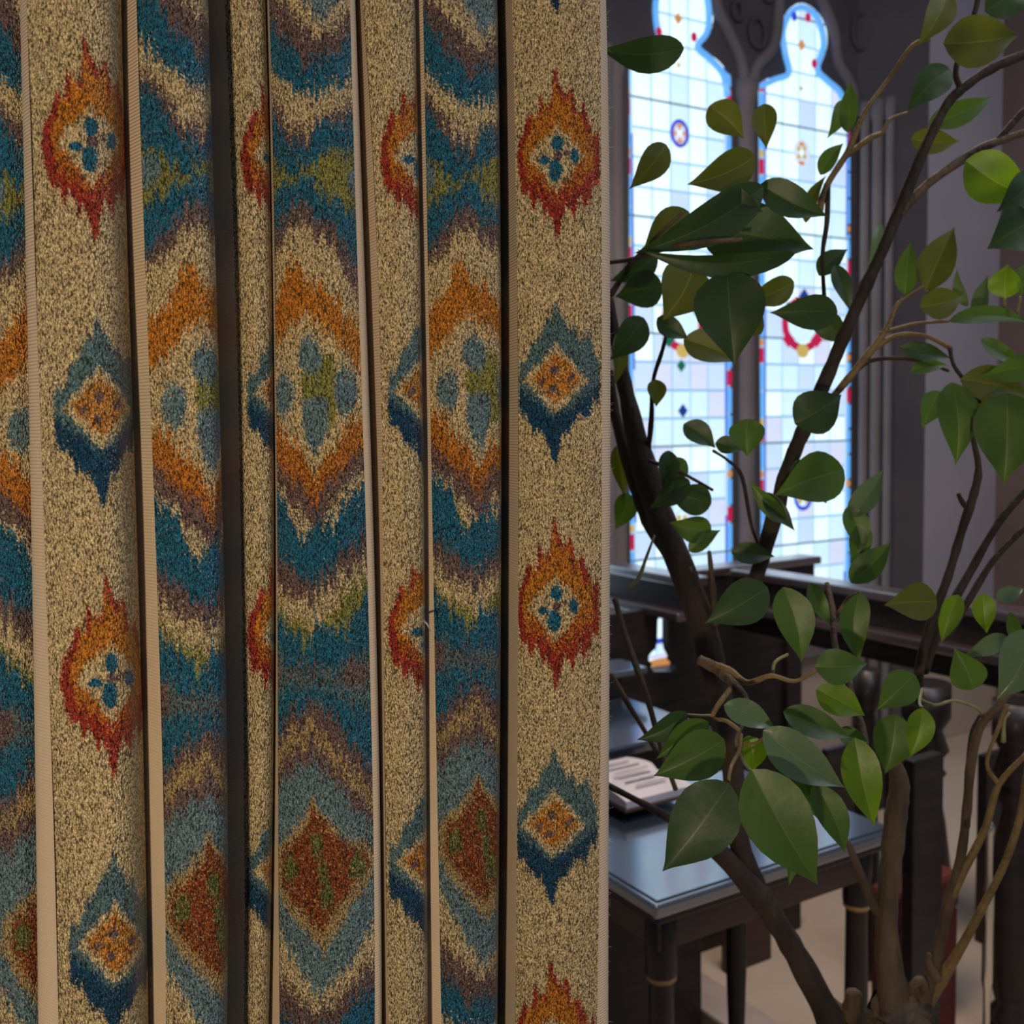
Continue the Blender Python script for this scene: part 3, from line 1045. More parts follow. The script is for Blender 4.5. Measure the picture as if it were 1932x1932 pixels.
M_pile = pile_material('looped_pile')
M_plain = pile_material('ribbed_plain_weave', True)
curtain = empty('pleated_curtain', (-0.1, 0.55, 0.0))

rows_f = np.arange(-24, 1958, 2.0)


def strip(name, cols, pat=None, vmap=None, step=2.0, bulge=0.0):
    """cols: list of (x at the five levels, horizontal distance h, u at the five levels or None)"""
    nctl = len(cols)
    polyx = [np.polyfit(LV, np.array(c[0], float), 3) for c in cols]
    hs = np.array([c[1] for c in cols], float)
    us = [np.array(c[2] if len(c) > 2 and c[2] is not None else [0] * 5, float) for c in cols]
    polyu = [np.polyfit(LV, a, 3) for a in us]
    # columns
    tt = [0.0]
    for i in range(nctl - 1):
        d = max(abs(cols[i + 1][0][2] - cols[i][0][2]), abs(hs[i + 1] - hs[i]) / .56 * F * .6)
        k = max(2, int(d / step))
        tt += list(i + (np.arange(k) + 1) / k)
    tt = np.array(tt)
    nc = len(tt)
    R = len(rows_f)
    X = np.stack([np.polyval(p, rows_f) for p in polyx], 1)
    Uc = np.stack([np.polyval(p, rows_f) for p in polyu], 1)
    H = np.repeat(hs[None], R, 0)
    # gentle hand in the cloth
    H = H + 0.0010 * np.sin(rows_f / 210.0 + hs[0] * 90)[:, None] * 1.0

    def cr(a, lin=False):
        i = np.minimum(tt.astype(int), nctl - 2)
        f = (tt - i)[None]
        p0, p1, p2, p3 = a[:, np.maximum(i - 1, 0)], a[:, i], a[:, i + 1], a[:, np.minimum(i + 2, nctl - 1)]
        if lin:
            return p1 + (p2 - p1) * f
        return 0.5 * (2 * p1 + (p2 - p0) * f + (2 * p0 - 5 * p1 + 4 * p2 - p3) * f * f + (3 * p1 - p0 - 3 * p2 + p3) * f ** 3)
    Xf, Hf, Uf = cr(X), cr(H), cr(Uc, True)
    Yf = np.repeat(rows_f[:, None], nc, 1)
    b = (966 - Yf) / F
    a = (Xf - 966) / F
    # true vertical cloth: world y equals Hf
    dy = fwd[1] + RT[1] * a + UP[1] * b
    D = Hf / dy
    P = EYE[None, None] + D[..., None] * (fwd[None, None] + a[..., None] * RT + b[..., None] * UP)
    Vf = vmap(Yf) if vmap else Yf
    if pat is not None:
        sm = rng.standard_normal((R, nc))
        P[..., 1] += sm * 0.00016
    # continue to the heading and to the hem
    up_n, dn_n = 70, 130
    topz, botz = 2.35, 0.02
    du = np.linspace(0, 1, up_n + 1)[1:][::-1]
    dd = np.linspace(0, 1, dn_n + 1)[1:]
    top = P[0][None] + 0 * du[:, None, None]
    top = np.repeat(P[0][None], up_n, 0)
    top[..., 2] += (topz - P[0][None, :, 2]) * du[:, None]
    bot = np.repeat(P[-1][None], dn_n, 0)
    bot[..., 2] += (botz - P[-1][None, :, 2]) * dd[:, None]
    dvdz_t = (Vf[40] - Vf[0]) / (P[40, :, 2] - P[0, :, 2])
    dvdz_b = (Vf[-1] - Vf[-40]) / (P[-1, :, 2] - P[-40, :, 2])
    Vt = Vf[0][None] + (top[..., 2] - P[0][None, :, 2]) * dvdz_t[None]
    Vb = Vf[-1][None] + (bot[..., 2] - P[-1][None, :, 2]) * dvdz_b[None]
    P = np.concatenate([top, P, bot], 0)
    Vf = np.concatenate([Vt, Vf, Vb], 0)
    Uf = np.concatenate([np.repeat(Uf[:1], up_n, 0), Uf, np.repeat(Uf[-1:], dn_n, 0)], 0)
    nr = P.shape[0]
    P = P - np.array(curtain.location)
    me = mesh_np(name, P.reshape(-1, 3), grid_faces(nr, nc))
    if pat is not None:
        c = pat(Uf, Vf)
        rgb = PAL[c]
        g = np.exp(rng.standard_normal(rgb.shape[:2]) * .22)[..., None]
        rgb = np.clip(rgb * g, 0, 1)
        ca = me.color_attributes.new('yarn', 'FLOAT_COLOR', 'POINT')
        buf = np.ones((nr * nc, 4), dtype=np.float32)
        buf[:, :3] = rgb.reshape(-1, 3)
        ca.data.foreach_set('color', buf.ravel())
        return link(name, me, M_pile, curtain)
    # weave coordinates
    wv = me.attributes.new('weave', 'FLOAT_VECTOR', 'POINT')
    s = np.cumsum(np.concatenate([np.zeros((nr, 1)), np.linalg.norm(np.diff(P, axis=1), axis=2)], 1), 1)
    buf = np.zeros((nr, nc, 3), dtype=np.float32)
    buf[..., 0] = s
    buf[..., 1] = P[..., 2]
    wv.data.foreach_set('vector', buf.ravel())
    return link(name, me, M_plain, curtain)


# control columns -------------------------------------------------------
c_P0a = ([-60, -52, -44, -34, -28], .520, [-125, -120, -115, -105, -95])
c_P0b = ([5, 15, 24, 32, 38], .512, [-73, -66, -60, -48, -32])
c_P0c = ([46, 58, 68, 76, 82], .520, [-38, -30, -22, -8, 6])
c_R1a = ([37, 49, 59, 67, 73], .503)
c_R1b = ([50, 68, 80, 100, 110], .493)
c_P1b = ([95, 112, 130, 147, 155], .489, [-52, -54, -54, -52, -52])
c_P1c = ([158, 178, 198, 211, 217], .490, [0, 0, 0, 0, 0])
c_P1d = ([205, 217, 234, 248, 256], .500, [34, 32, 32, 32, 34])
c_P1e = ([228, 240, 257, 270, 279], .518, [66, 64, 64, 64, 66])
c_P1f = ([226, 237, 254, 267, 276], .528, [95, 95, 95, 95, 95])
c_R2b = ([258, 272, 295, 305, 314], .514)
c_P2b = ([300, 315, 335, 345, 350], .509, [-75, -61, -44, -35, -31])
c_P2c = ([365, 380, 397, 404, 406], .512, [-18, -4, 10, 17, 18])
c_P2d = ([392, 405, 421, 427, 428], .528, [8, 20, 34, 40, 42])
c_P2e = ([387, 399, 414, 420, 421], .565, [50, 60, 70, 75, 75])
c_R3b = ([424, 441, 455, 459, 459], .560)
c_P3b = ([458, 472, 483, 486, 482], .553, [-60, -59, -57, -51, -48])
c_P3c = ([489, 501, 508, 507, 500], .557, [-31, -31, -34, -32, -31])
c_P3d = ([500, 512, 517, 515, 507], .566, [-14, -14, -20, -20, -20])
c_P3e = ([497, 509, 513, 511, 504], .576, [8, 8, 4, 0, 0])
c_R4b = ([508, 517, 525, 523, 528], .562)
c_P4b = ([545, 556, 566, 570, 575], .555, [-40, -29, -19, -15, -10])
c_P4c = ([620, 635, 646, 655, 660], .555, [35, 50, 61, 70, 75])
c_P4d = ([660, 675, 689, 703, 707], .562, [75, 90, 104, 118, 122])
c_R5a = ([670, 688, 703, 716, 720], .568)
c_R5m = ([666, 684, 699, 712, 717], .590)
c_R5b = ([683, 713, 721, 727, 733], .572)
c_P5b = ([730, 752, 757, 762, 766], .566, [-46, -44, -47, -43, -40])
c_P5c = ([773, 785, 790, 795, 798], .572, [-14, -12, -18, -14, -8])
c_P5d = ([783, 793, 800, 804, 807], .582, [-2, 0, -6, -4, 0])
c_P5e = ([780, 790, 797, 801, 804], .592, [20, 20, 18, 18, 20])
c_R6b = ([798, 807, 816, 824, 833], .586)
c_P6b = ([840, 850, 855, 860, 866], .580, [-56, -45, -40, -35, -28])
c_P6c = ([920, 928, 928, 926, 922], .585, [28, 37, 37, 35, 30])
c_P6d = ([938, 945, 945, 943, 938], .600, [50, 56, 56, 54, 50])
c_P6e = ([932, 938, 938, 937, 933], .640, [72, 76, 76, 74, 70])
c_R7b = ([966, 976, 977, 977, 972], .601)
c_P7b = ([1010, 1018, 1018, 1016, 1010], .595, [-40, -32, -31, -30, -30])
c_P7c = ([1090, 1096, 1094, 1092, 1086], .596, [40, 46, 45, 46, 46])
c_P7d = ([1132, 1136, 1134, 1133, 1126], .603, [82, 86, 86, 87, 86])
c_R8 = ([1143, 1152, 1149, 1150, 1147], .612)
c_R8b = ([1136, 1145, 1142, 1143, 1140], .628)


def W_(c, u):
    return (c[0], c[1], u)


strips = [
    ('patterned_stripe', [c_P0a, c_P0b, c_P0c], patB, lambda y: 725 + .934 * (y - 790)),
    ('plain_band', [W_(c_P0c, None), c_R1a, c_R1b], None, None),
    ('patterned_stripe', [W_(c_R1b, [-92, -92, -92, -92, -92]), c_P1b, c_P1c, c_P1d, c_P1e, c_P1f], patA, lambda y: (y - 265) * 425 / 506),
    ('plain_band', [W_(c_P1f, None), c_R2b], None, None),
    ('patterned_stripe', [W_(c_R2b, [-111, -99, -79, -70, -62]), c_P2b, c_P2c, c_P2d, c_P2e], patB, lambda y: 725 + .943 * (y - 745)),
    ('plain_band', [W_(c_P2e, None), c_R3b], None, None),
    ('patterned_stripe', [W_(c_R3b, [-92, -88, -84, -76, -70]), c_P3b, c_P3c, c_P3d, c_P3e], patA, lambda y: (y - 288) * 425 / 452),
    ('plain_band', [W_(c_P3e, None), c_R4b], None, None),
    ('patterned_stripe', [W_(c_R4b, [-77, -68, -60, -62, -57]), c_P4b, c_P4c, c_P4d], patB, lambda y: y),
    ('plain_band', [W_(c_P4d, None), c_R5a, c_R5m], None, None),
    ('plain_band', [c_R5m, c_R5b], None, None),
    ('patterned_stripe', [W_(c_R5b, [-92, -86, -85, -78, -72]), c_P5b, c_P5c, c_P5d, c_P5e], patA, lambda y: (y - 290) * 425 / 446),
    ('plain_band', [W_(c_P5e, None), c_R6b], None, None),
    ('patterned_stripe', [W_(c_R6b, [-100, -90, -81, -72, -63]), c_P6b, c_P6c, c_P6d, c_P6e], patB, lambda y: 725 + 1.05 * (y - 718)),
    ('plain_band', [W_(c_P6e, None), c_R7b], None, None),
    ('patterned_stripe', [W_(c_R7b, [-84, -74, -72, -69, -68]), c_P7b, c_P7c, c_P7d], patA, lambda y: (y - 292) * 425 / 425 + np.clip(y - 1200, 0, 900) * .03),
    ('plain_band', [W_(c_P7d, None), c_R8, c_R8b], None, None),
]
for nm, cols, pat, vm in strips:
    o = strip(nm, cols, pat, vm)
    if pat is patA:
        o['label'] = 'cream looped pile stripe with red and blue flame motifs'
    elif pat is patB:
        o['label'] = 'many-coloured looped pile stripe with stepped flame chevrons'

tag(curtain, 'tall pleated curtain with flame-patterned looped pile stripes and ribbed beige bands', 'curtain')

# fibres along the free edge
fv, ff = [], []
px8 = np.polyfit(LV, np.array(c_R8[0], float), 3)
for i in range(420):
    y = random.uniform(0, 1932)
    x = np.polyval(px8, y) - 1.2
    D = .612 / (fwd[1] + UP[1] * (966 - y) / F)
    p = at(x, y, D)
    L = random.choice([1, 1, 1, 2, 3]) * random.uniform(.0006, .0013)
    a = random.uniform(-1.2, 1.2)
    d1 = np.array([math.cos(a), random.uniform(-.4, .4), math.sin(a)])
    bend = np.array([0, 0, random.uniform(-.5, .5)])
    w = np.array([0, 0, 0.00006])
    q = [p, p + d1 * L * .5, p + d1 * L + bend * L]
    k = len(fv)
    for j, t in enumerate(q):
        ww = w * (1.2 - .4 * j)
        fv += [t - ww, t + ww, t + np.array([0, -.00008, 0])]
    for j in range(2):
        for s in range(3):
            s2 = (s + 1) % 3
            ff.append((k + j * 3 + s, k + j * 3 + s2, k + j * 3 + 3 + s2, k + j * 3 + 3 + s))
me = bpy.data.meshes.new('edge_fibres')
me.from_pydata([tuple(v - np.array(curtain.location)) for v in fv], [], ff)
me.update()
fz = link('edge_fibres', me, noise_mat('pale_fibre', (.42, .42, .44), (.55, .54, .54), 30, .6, 0), curtain)
fz['kind'] = 'stuff'
th = tube('loose_thread', [np.array(at(x, y, d)) - np.array(curtain.location) for x, y, d in ((795, 1168, .592), (800, 1172, .575), (806, 1178, .57), (812, 1190, .578))], [.0005, .0006, .0005, .0003], fz.data.materials[0], curtain, 6)

# ------------------------------------------------------------------ FICUS
def leaf_material(name, c1, c2, trans, rough, veinc):
    m, nt, b = material(name)
    tc = N(nt, 'ShaderNodeTexCoord')
    nz = N(nt, 'ShaderNodeTexNoise')
    nz.inputs['Scale'].default_value = 22
    nz.inputs['Detail'].default_value = 3
    nt.links.new(tc.outputs['Object'], nz.inputs['Vector'])
    mx = N(nt, 'ShaderNodeMix', data_type='RGBA')
    mx.inputs[6].default_value = (*c1, 1)
    mx.inputs[7].default_value = (*c2, 1)
    nt.links.new(nz.outputs[0], mx.inputs[0])
    va = N(nt, 'ShaderNodeAttribute', attribute_name='vein')
    m2 = N(nt, 'ShaderNodeMix', data_type='RGBA')
    nt.links.new(va.outputs['Fac'], m2.inputs[0])
    nt.links.new(mx.outputs[2], m2.inputs[6])
    m2.inputs[7].default_value = (*veinc, 1)
    nt.links.new(m2.outputs[2], b.inputs['Base Color'])
    b.inputs['Roughness'].default_value = rough
    b.inputs['Specular IOR Level'].default_value = 0.55
    n2 = N(nt, 'ShaderNodeTexNoise')
    n2.inputs['Scale'].default_value = 130
    nt.links.new(tc.outputs['Object'], n2.inputs['Vector'])
    bp = N(nt, 'ShaderNodeBump')
    bp.inputs['Strength'].default_value = .12
    bp.inputs['Distance'].default_value = .002
    nt.links.new(n2.outputs[0], bp.inputs['Height'])
    nt.links.new(bp.outputs[0], b.inputs['Normal'])
    tr = N(nt, 'ShaderNodeBsdfTranslucent')
    m3 = N(nt, 'ShaderNodeVectorMath', operation='MULTIPLY')
    nt.links.new(m2.outputs[2], m3.inputs[0])
    m3.inputs[1].default_value = (2.6, 2.5, .7)
    nt.links.new(m3.outputs[0], tr.inputs[0])
    ms = N(nt, 'ShaderNodeMixShader')
    ms.inputs[0].default_value = trans
    nt.links.new(b.outputs[0], ms.inputs[1])
    nt.links.new(tr.outputs[0], ms.inputs[2])
    nt.links.new(ms.outputs[0], nt.nodes['Material Output'].inputs['Surface'])
    return m


LM = {  # leaf greens; light and sheen falling on single leaves are put into the colour
    'd': leaf_material('leaf_deep_green', (0.015, 0.042, 0.012), (0.024, 0.060, 0.017), .18, .46, (0.07, 0.10, 0.05)),
    'g': leaf_material('leaf_green', (0.038, 0.088, 0.016), (0.055, 0.115, 0.022), .3, .44, (0.12, 0.17, 0.06)),
    'o': leaf_material('leaf_olive', (0.046, 0.064, 0.010), (0.066, 0.084, 0.014), .35, .5, (0.15, 0.16, 0.05)),
    'b': leaf_material('leaf_bright', (0.075, 0.145, 0.010), (0.10, 0.18, 0.013), .45, .4, (0.2, 0.3, 0.06)),
    'p': leaf_material('leaf_pale_sheen', (0.07, 0.125, 0.07), (0.11, 0.17, 0.10), .15, .2, (0.16, 0.22, 0.13)),
}
ficus = empty('ficus_tree', tuple(at(1700, 1960, 1.0) * [1, 1, 0]))
FL = np.array(ficus.location)
T_ = [0, .04, .1, .18, .28, .4, .52, .64, .75, .84, .91, .96, 1.0]
W_L = [.05, .38, .64, .86, .99, 1.0, .91, .73, .50, .30, .145, .06, .004]


def leaf(bx, by, tx, ty, w, kind, d=.85, fold=.35, tilt=0.0, bend=.12, dz=0.0, curve=0.0):
    """base and tip pixels, apparent width in pixels, depth; fold = V of the blade, tilt = roll of the blade, bend = droop,
    dz = how much deeper the tip lies than the base, curve = sideways sweep"""
    B = at(bx, by, d)
    T = at(tx, ty, d + dz)
    ax = T - B
    L = np.linalg.norm(ax)
    ax = ax / L
    view = (B + T) / 2 - EYE
    view /= np.linalg.norm(view)
    side = np.cross(view, ax)
    side /= np.linalg.norm(side)
    nrm = np.cross(ax, side)                 # along the view, away from us or towards
    if nrm @ view > 0:
        nrm = -nrm
    if not curve:
        curve = .055 * math.sin(bx * 1.7 + ty)
    wid = w * d / F / 2
    ca = math.cos(tilt)
    side_t = side * ca + nrm * math.sin(tilt)
    nrm_t = nrm * ca - side * math.sin(tilt)
    wid /= max(ca, .25)
    na = 6
    vs, vein = [], []
    for i, (t, ww) in enumerate(zip(T_, W_L)):
        c = B + ax * L * t + nrm_t * (bend * L * (4 * t * (1 - t)) * .5) + side * (curve * L * math.sin(math.pi * t))
        for j, s in zip(range(-4, 5), (-1, -.7, -.36, -.045, 0, .045, .36, .7, 1)):
            rip = .03 * math.sin(t * 17 + bx) * abs(s) * (1 if j > 0 else -1)
            p = c + side_t * (wid * ww * s) + nrm_t * (wid * ww * (fold * abs(s) ** 1.3 + rip - .12 * s * s * math.sin(t * 6)))
            vs.append(p - FL)
            vein.append(.6 if j == 0 and t < .92 else 0)
    nc = 9
    f = grid_faces(len(T_), nc)
    me = mesh_np('leaf', np.array(vs), f)
    at_ = me.attributes.new('vein', 'FLOAT', 'POINT')
    at_.data.foreach_set('value', np.array(vein, dtype=np.float32))
    o = link('leaf', me, LM[kind], ficus)
    return o


LEAVES = [
    # around the windows
    (1290, 92, 1128, 92, 66, 'd', .80, .3, .2), (1257, 273, 1187, 357, 56, 'o', .85, .35, .1), (1338, 200, 1404, 262, 62, 'o', .95, .3, 0),
    (1442, 196, 1446, 282, 46, 'o', 1.0, .25, 0), (1424, 296, 1296, 348, 74, 'o', .86, .3, .1), (1435, 348, 1562, 408, 62, 'd', .84, .4, .2),
    (1440, 352, 1196, 478, 82, 'd', .80, .4, .1), (1300, 400, 1212, 474, 60, 'o', .86, .3, 0), (1320, 430, 1535, 470, 120, 'd', .86, .25, .1),
    (1345, 380, 1440, 400, 60, 'd', .80, .3, .1), (1500, 478, 1200, 470, 46, 'd', .78, .5, .5), (1310, 500, 1250, 605, 104, 'o', .86, .3, .1),
    (1372, 512, 1386, 690, 132, 'd', .78, .25, .05), (1498, 532, 1400, 568, 52, 'o', .95, .3, .1), (1290, 640, 1392, 684, 62, 'o', .95, .4, .2),
    (1580, 590, 1452, 590, 66, 'd', .88, .35, .2), (1398, 620, 1440, 590, 60, 'o', .95, .3, .2), (1236, 716, 1238, 768, 36, 'o', .98, .3, .1),
    (1500, 800, 1588, 745, 86, 'd', .92, .3, .1), (1412, 790, 1410, 862, 66, 'g', .97, .3, .1), (1290, 800, 1350, 846, 44, 'd', .98, .3, .2),
    (1350, 835, 1400, 850, 34, 'd', .98, .3, .2), (1262, 850, 1250, 925, 40, 'd', 1.0, .3, .2), (1300, 905, 1225, 960, 46, 'd', 1.0, .3, .2),
    (1342, 950, 1256, 930, 60, 'd', 1.0, .35, .2), (1342, 1000, 1262, 985, 52, 'g', 1.0, .3, .2), (1295, 870, 1252, 900, 40, 'g', 1.0, .3, .2),
    (1592, 886, 1462, 934, 96, 'g', .92, .25, .1), (1500, 870, 1560, 950, 66, 'd', .94, .3, .1), (1380, 1042, 1462, 1050, 42, 'd', .95, .4, .2),
    (1480, 985, 1412, 905, 34, 'g', .97, .3, .3), (1440, 930, 1500, 1002, 34, 'd', .97, .3, .3), (1600, 955, 1626, 1048, 46, 'g', .95, .3, .2),
    (1606, 976, 1668, 884, 46, 'p', .95, .4, .3), (1606, 1100, 1682, 1022, 52, 'g', .93, .4, .3), (1628, 985, 1612, 1078, 42, 'g', .95, .3, .3),
    (1166, 628, 1158, 730, 30, 'o', 1.02, .3, .4), (1215, 600, 1150, 680, 60, 'd', 1.0, .3, .2), (1250, 540, 1160, 560, 70, 'd', 1.0, .3, .2),
    (1240, 480, 1150, 530, 50, 'd', 1.0, .3, .3), (1162, 842, 1178, 940, 34, 'o', 1.08, .3, .2), (1185, 930, 1160, 1000, 44, 'g', 1.08, .3, .2),
    (1180, 760, 1200, 840, 30, 'g', 1.08, .3, .2), (1300, 1040, 1360, 1000, 34, 'g', 1.0, .3, .2), (1240, 600, 1300, 640, 40, 'd', .95, .3, .2),
    (1600, 250, 1604, 152, 34, 'g', .98, .4, .3), (1590, 190, 1560, 262, 30, 'g', 1.0, .3, .4), (1575, 500, 1605, 590, 34, 'd', .98, .3, .4),
    (1545, 520, 1600, 470, 40, 'd', 1.0, .3, .4), (1548, 330, 1592, 270, 32, 'g', 1.0, .3, .3), (1520, 420, 1560, 330, 26, 'o', 1.0, .3, .4),
    (1660, 420, 1636, 505, 22, 'p', .95, .3, .5), (1590, 640, 1500, 560, 50, 'd', .98, .3, .3),
    # upper right
    (1788, -14, 1730, 88, 56, 'o', .95, .35, .1), (1780, 82, 1922, 66, 92, 'o', .90, .3, .1), (1858, 22, 1945, -26, 72, 'd', .95, .3, .1),
    (1792, 130, 1710, 210, 62, 'd', .97, .3, .1), (1752, 236, 1872, 183, 48, 'g', .97, .35, .2), (1718, 262, 1810, 266, 46, 'o', .97, .3, .1),
    (1822, 303, 1945, 372, 92, 'b', .90, .3, .1), (1955, 330, 1880, 400, 60, 'd', .88, .3, .1), (1950, 415, 1862, 470, 92, 'd', .88, .3, .1),
    (1898, 562, 1902, 498, 58, 'b', .92, .2, .1), (1940, 500, 1925, 560, 40, 'g', .92, .2, .1), (1746, 548, 1801, 428, 66, 'o', .97, .35, .1),
    (1708, 556, 1719, 455, 42, 'g', .99, .35, .1), (1736, 580, 1818, 556, 60, 'o', .97, .3, .1), (1826, 578, 1806, 506, 22, 'p', .99, .5, .6),
    (1848, 605, 1864, 518, 30, 'p', .99, .5, .6), (1698, 655, 1795, 676, 34, 'd', .97, .3, .2), (1790, 606, 1950, 612, 32, 'g', .93, .5, .5),
    (1718, 700, 1790, 690, 26, 'g', .97, .3, .3), (1772, 738, 1738, 808, 46, 'g', .99, .3, .2), (1796, 722, 1803, 878, 72, 'g', .93, .3, .1),
    (1812, 716, 1945, 750, 66, 'o', .93, .3, .2), (1900, 742, 1894, 914, 118, 'g', .88, .25, .05), (1955, 690, 1850, 712, 50, 'g', .90, .3, .3),
    (1850, 640, 1932, 690, 30, 'g', .95, .4, .4), (1835, 740, 1870, 800, 40, 'o', .95, .3, .2),
    # lower right
    (1768, 1135, 1668, 1142, 72, 'o', .85, .2, .05), (1808, 1122, 1776, 1214, 42, 'b', .92, .3, .1), (1855, 1120, 1862, 1195, 42, 'b', .92, .3, .1),
    (1836, 1300, 1800, 1222, 66, 'g', .86, .3, .1), (1900, 1202, 1815, 1240, 36, 'p', .88, .4, .3), (1950, 1190, 1880, 1320, 92, 'p', .80, .35, .2),
    (1725, 1272, 1654, 1340, 66, 'g', .82, .3, .1), (1690, 1348, 1670, 1460, 76, 'g', .82, .3, .05), (1742, 1336, 1716, 1430, 50, 'b', .80, .35, .2),
    (1880, 1130, 1932, 1110, 30, 'p', .95, .3, .4), (1905, 1155, 1935, 1250, 26, 'g', .95, .3, .3),
    # lower cluster
    (1448, 1108, 1330, 1176, 84, 'd', .80, .22, .05), (1478, 1108, 1512, 1250, 72, 'g', .78, .25, .1), (1622, 1118, 1622, 1252, 54, 'g', .82, .35, .2, .12, 0, .10),
    (1528, 1100, 1568, 1180, 34, 'g', .88, .3, .3), (1538, 1258, 1636, 1252, 68, 'g', .76, .28, .05), (1540, 1300, 1632, 1350, 60, 'b', .76, .3, .1),
    (1296, 1345, 1201, 1396, 46, 'd', .76, .5, .3), (1336, 1362, 1238, 1432, 52, 'g', .745, .4, .2), (1366, 1395, 1233, 1464, 88, 'g', .73, .3, .05),
    (1366, 1330, 1464, 1376, 50, 'p', .72, .3, .15), (1412, 1388, 1420, 1456, 56, 'b', .74, .3, .1), (1440, 1378, 1594, 1486, 82, 'p', .70, .3, .1),
    (1478, 1342, 1606, 1392, 56, 'g', .74, .35, .2), (1470, 1420, 1560, 1520, 70, 'd', .745, .3, .1), (1376, 1478, 1250, 1644, 124, 'd', .68, .22, .05),
    (1418, 1452, 1543, 1670, 128, 'g', .67, .22, .05), (1536, 1478, 1594, 1610, 58, 'g', .72, .35, .1), (1612, 1392, 1650, 1560, 72, 'b', .74, .35, .1),
    (1520, 1560, 1488, 1672, 34, 'g', .73, .3, .2), (1500, 1440, 1560, 1560, 40, 'b', .74, .3, .2), (1580, 1380, 1640, 1400, 36, 'g', .76, .3, .2),
]
for L in LEAVES:
    leaf(*L)


def branch(pts, mat=M_bark, seg=8, wob=.05):
    """pts: (px, py, radius px, depth)"""
    P = [at(x, y, d) - FL for x, y, r, d in pts]
    R = [r * d / F for x, y, r, d in pts]
    return tube('branch', P, R, mat, ficus, seg, wob)


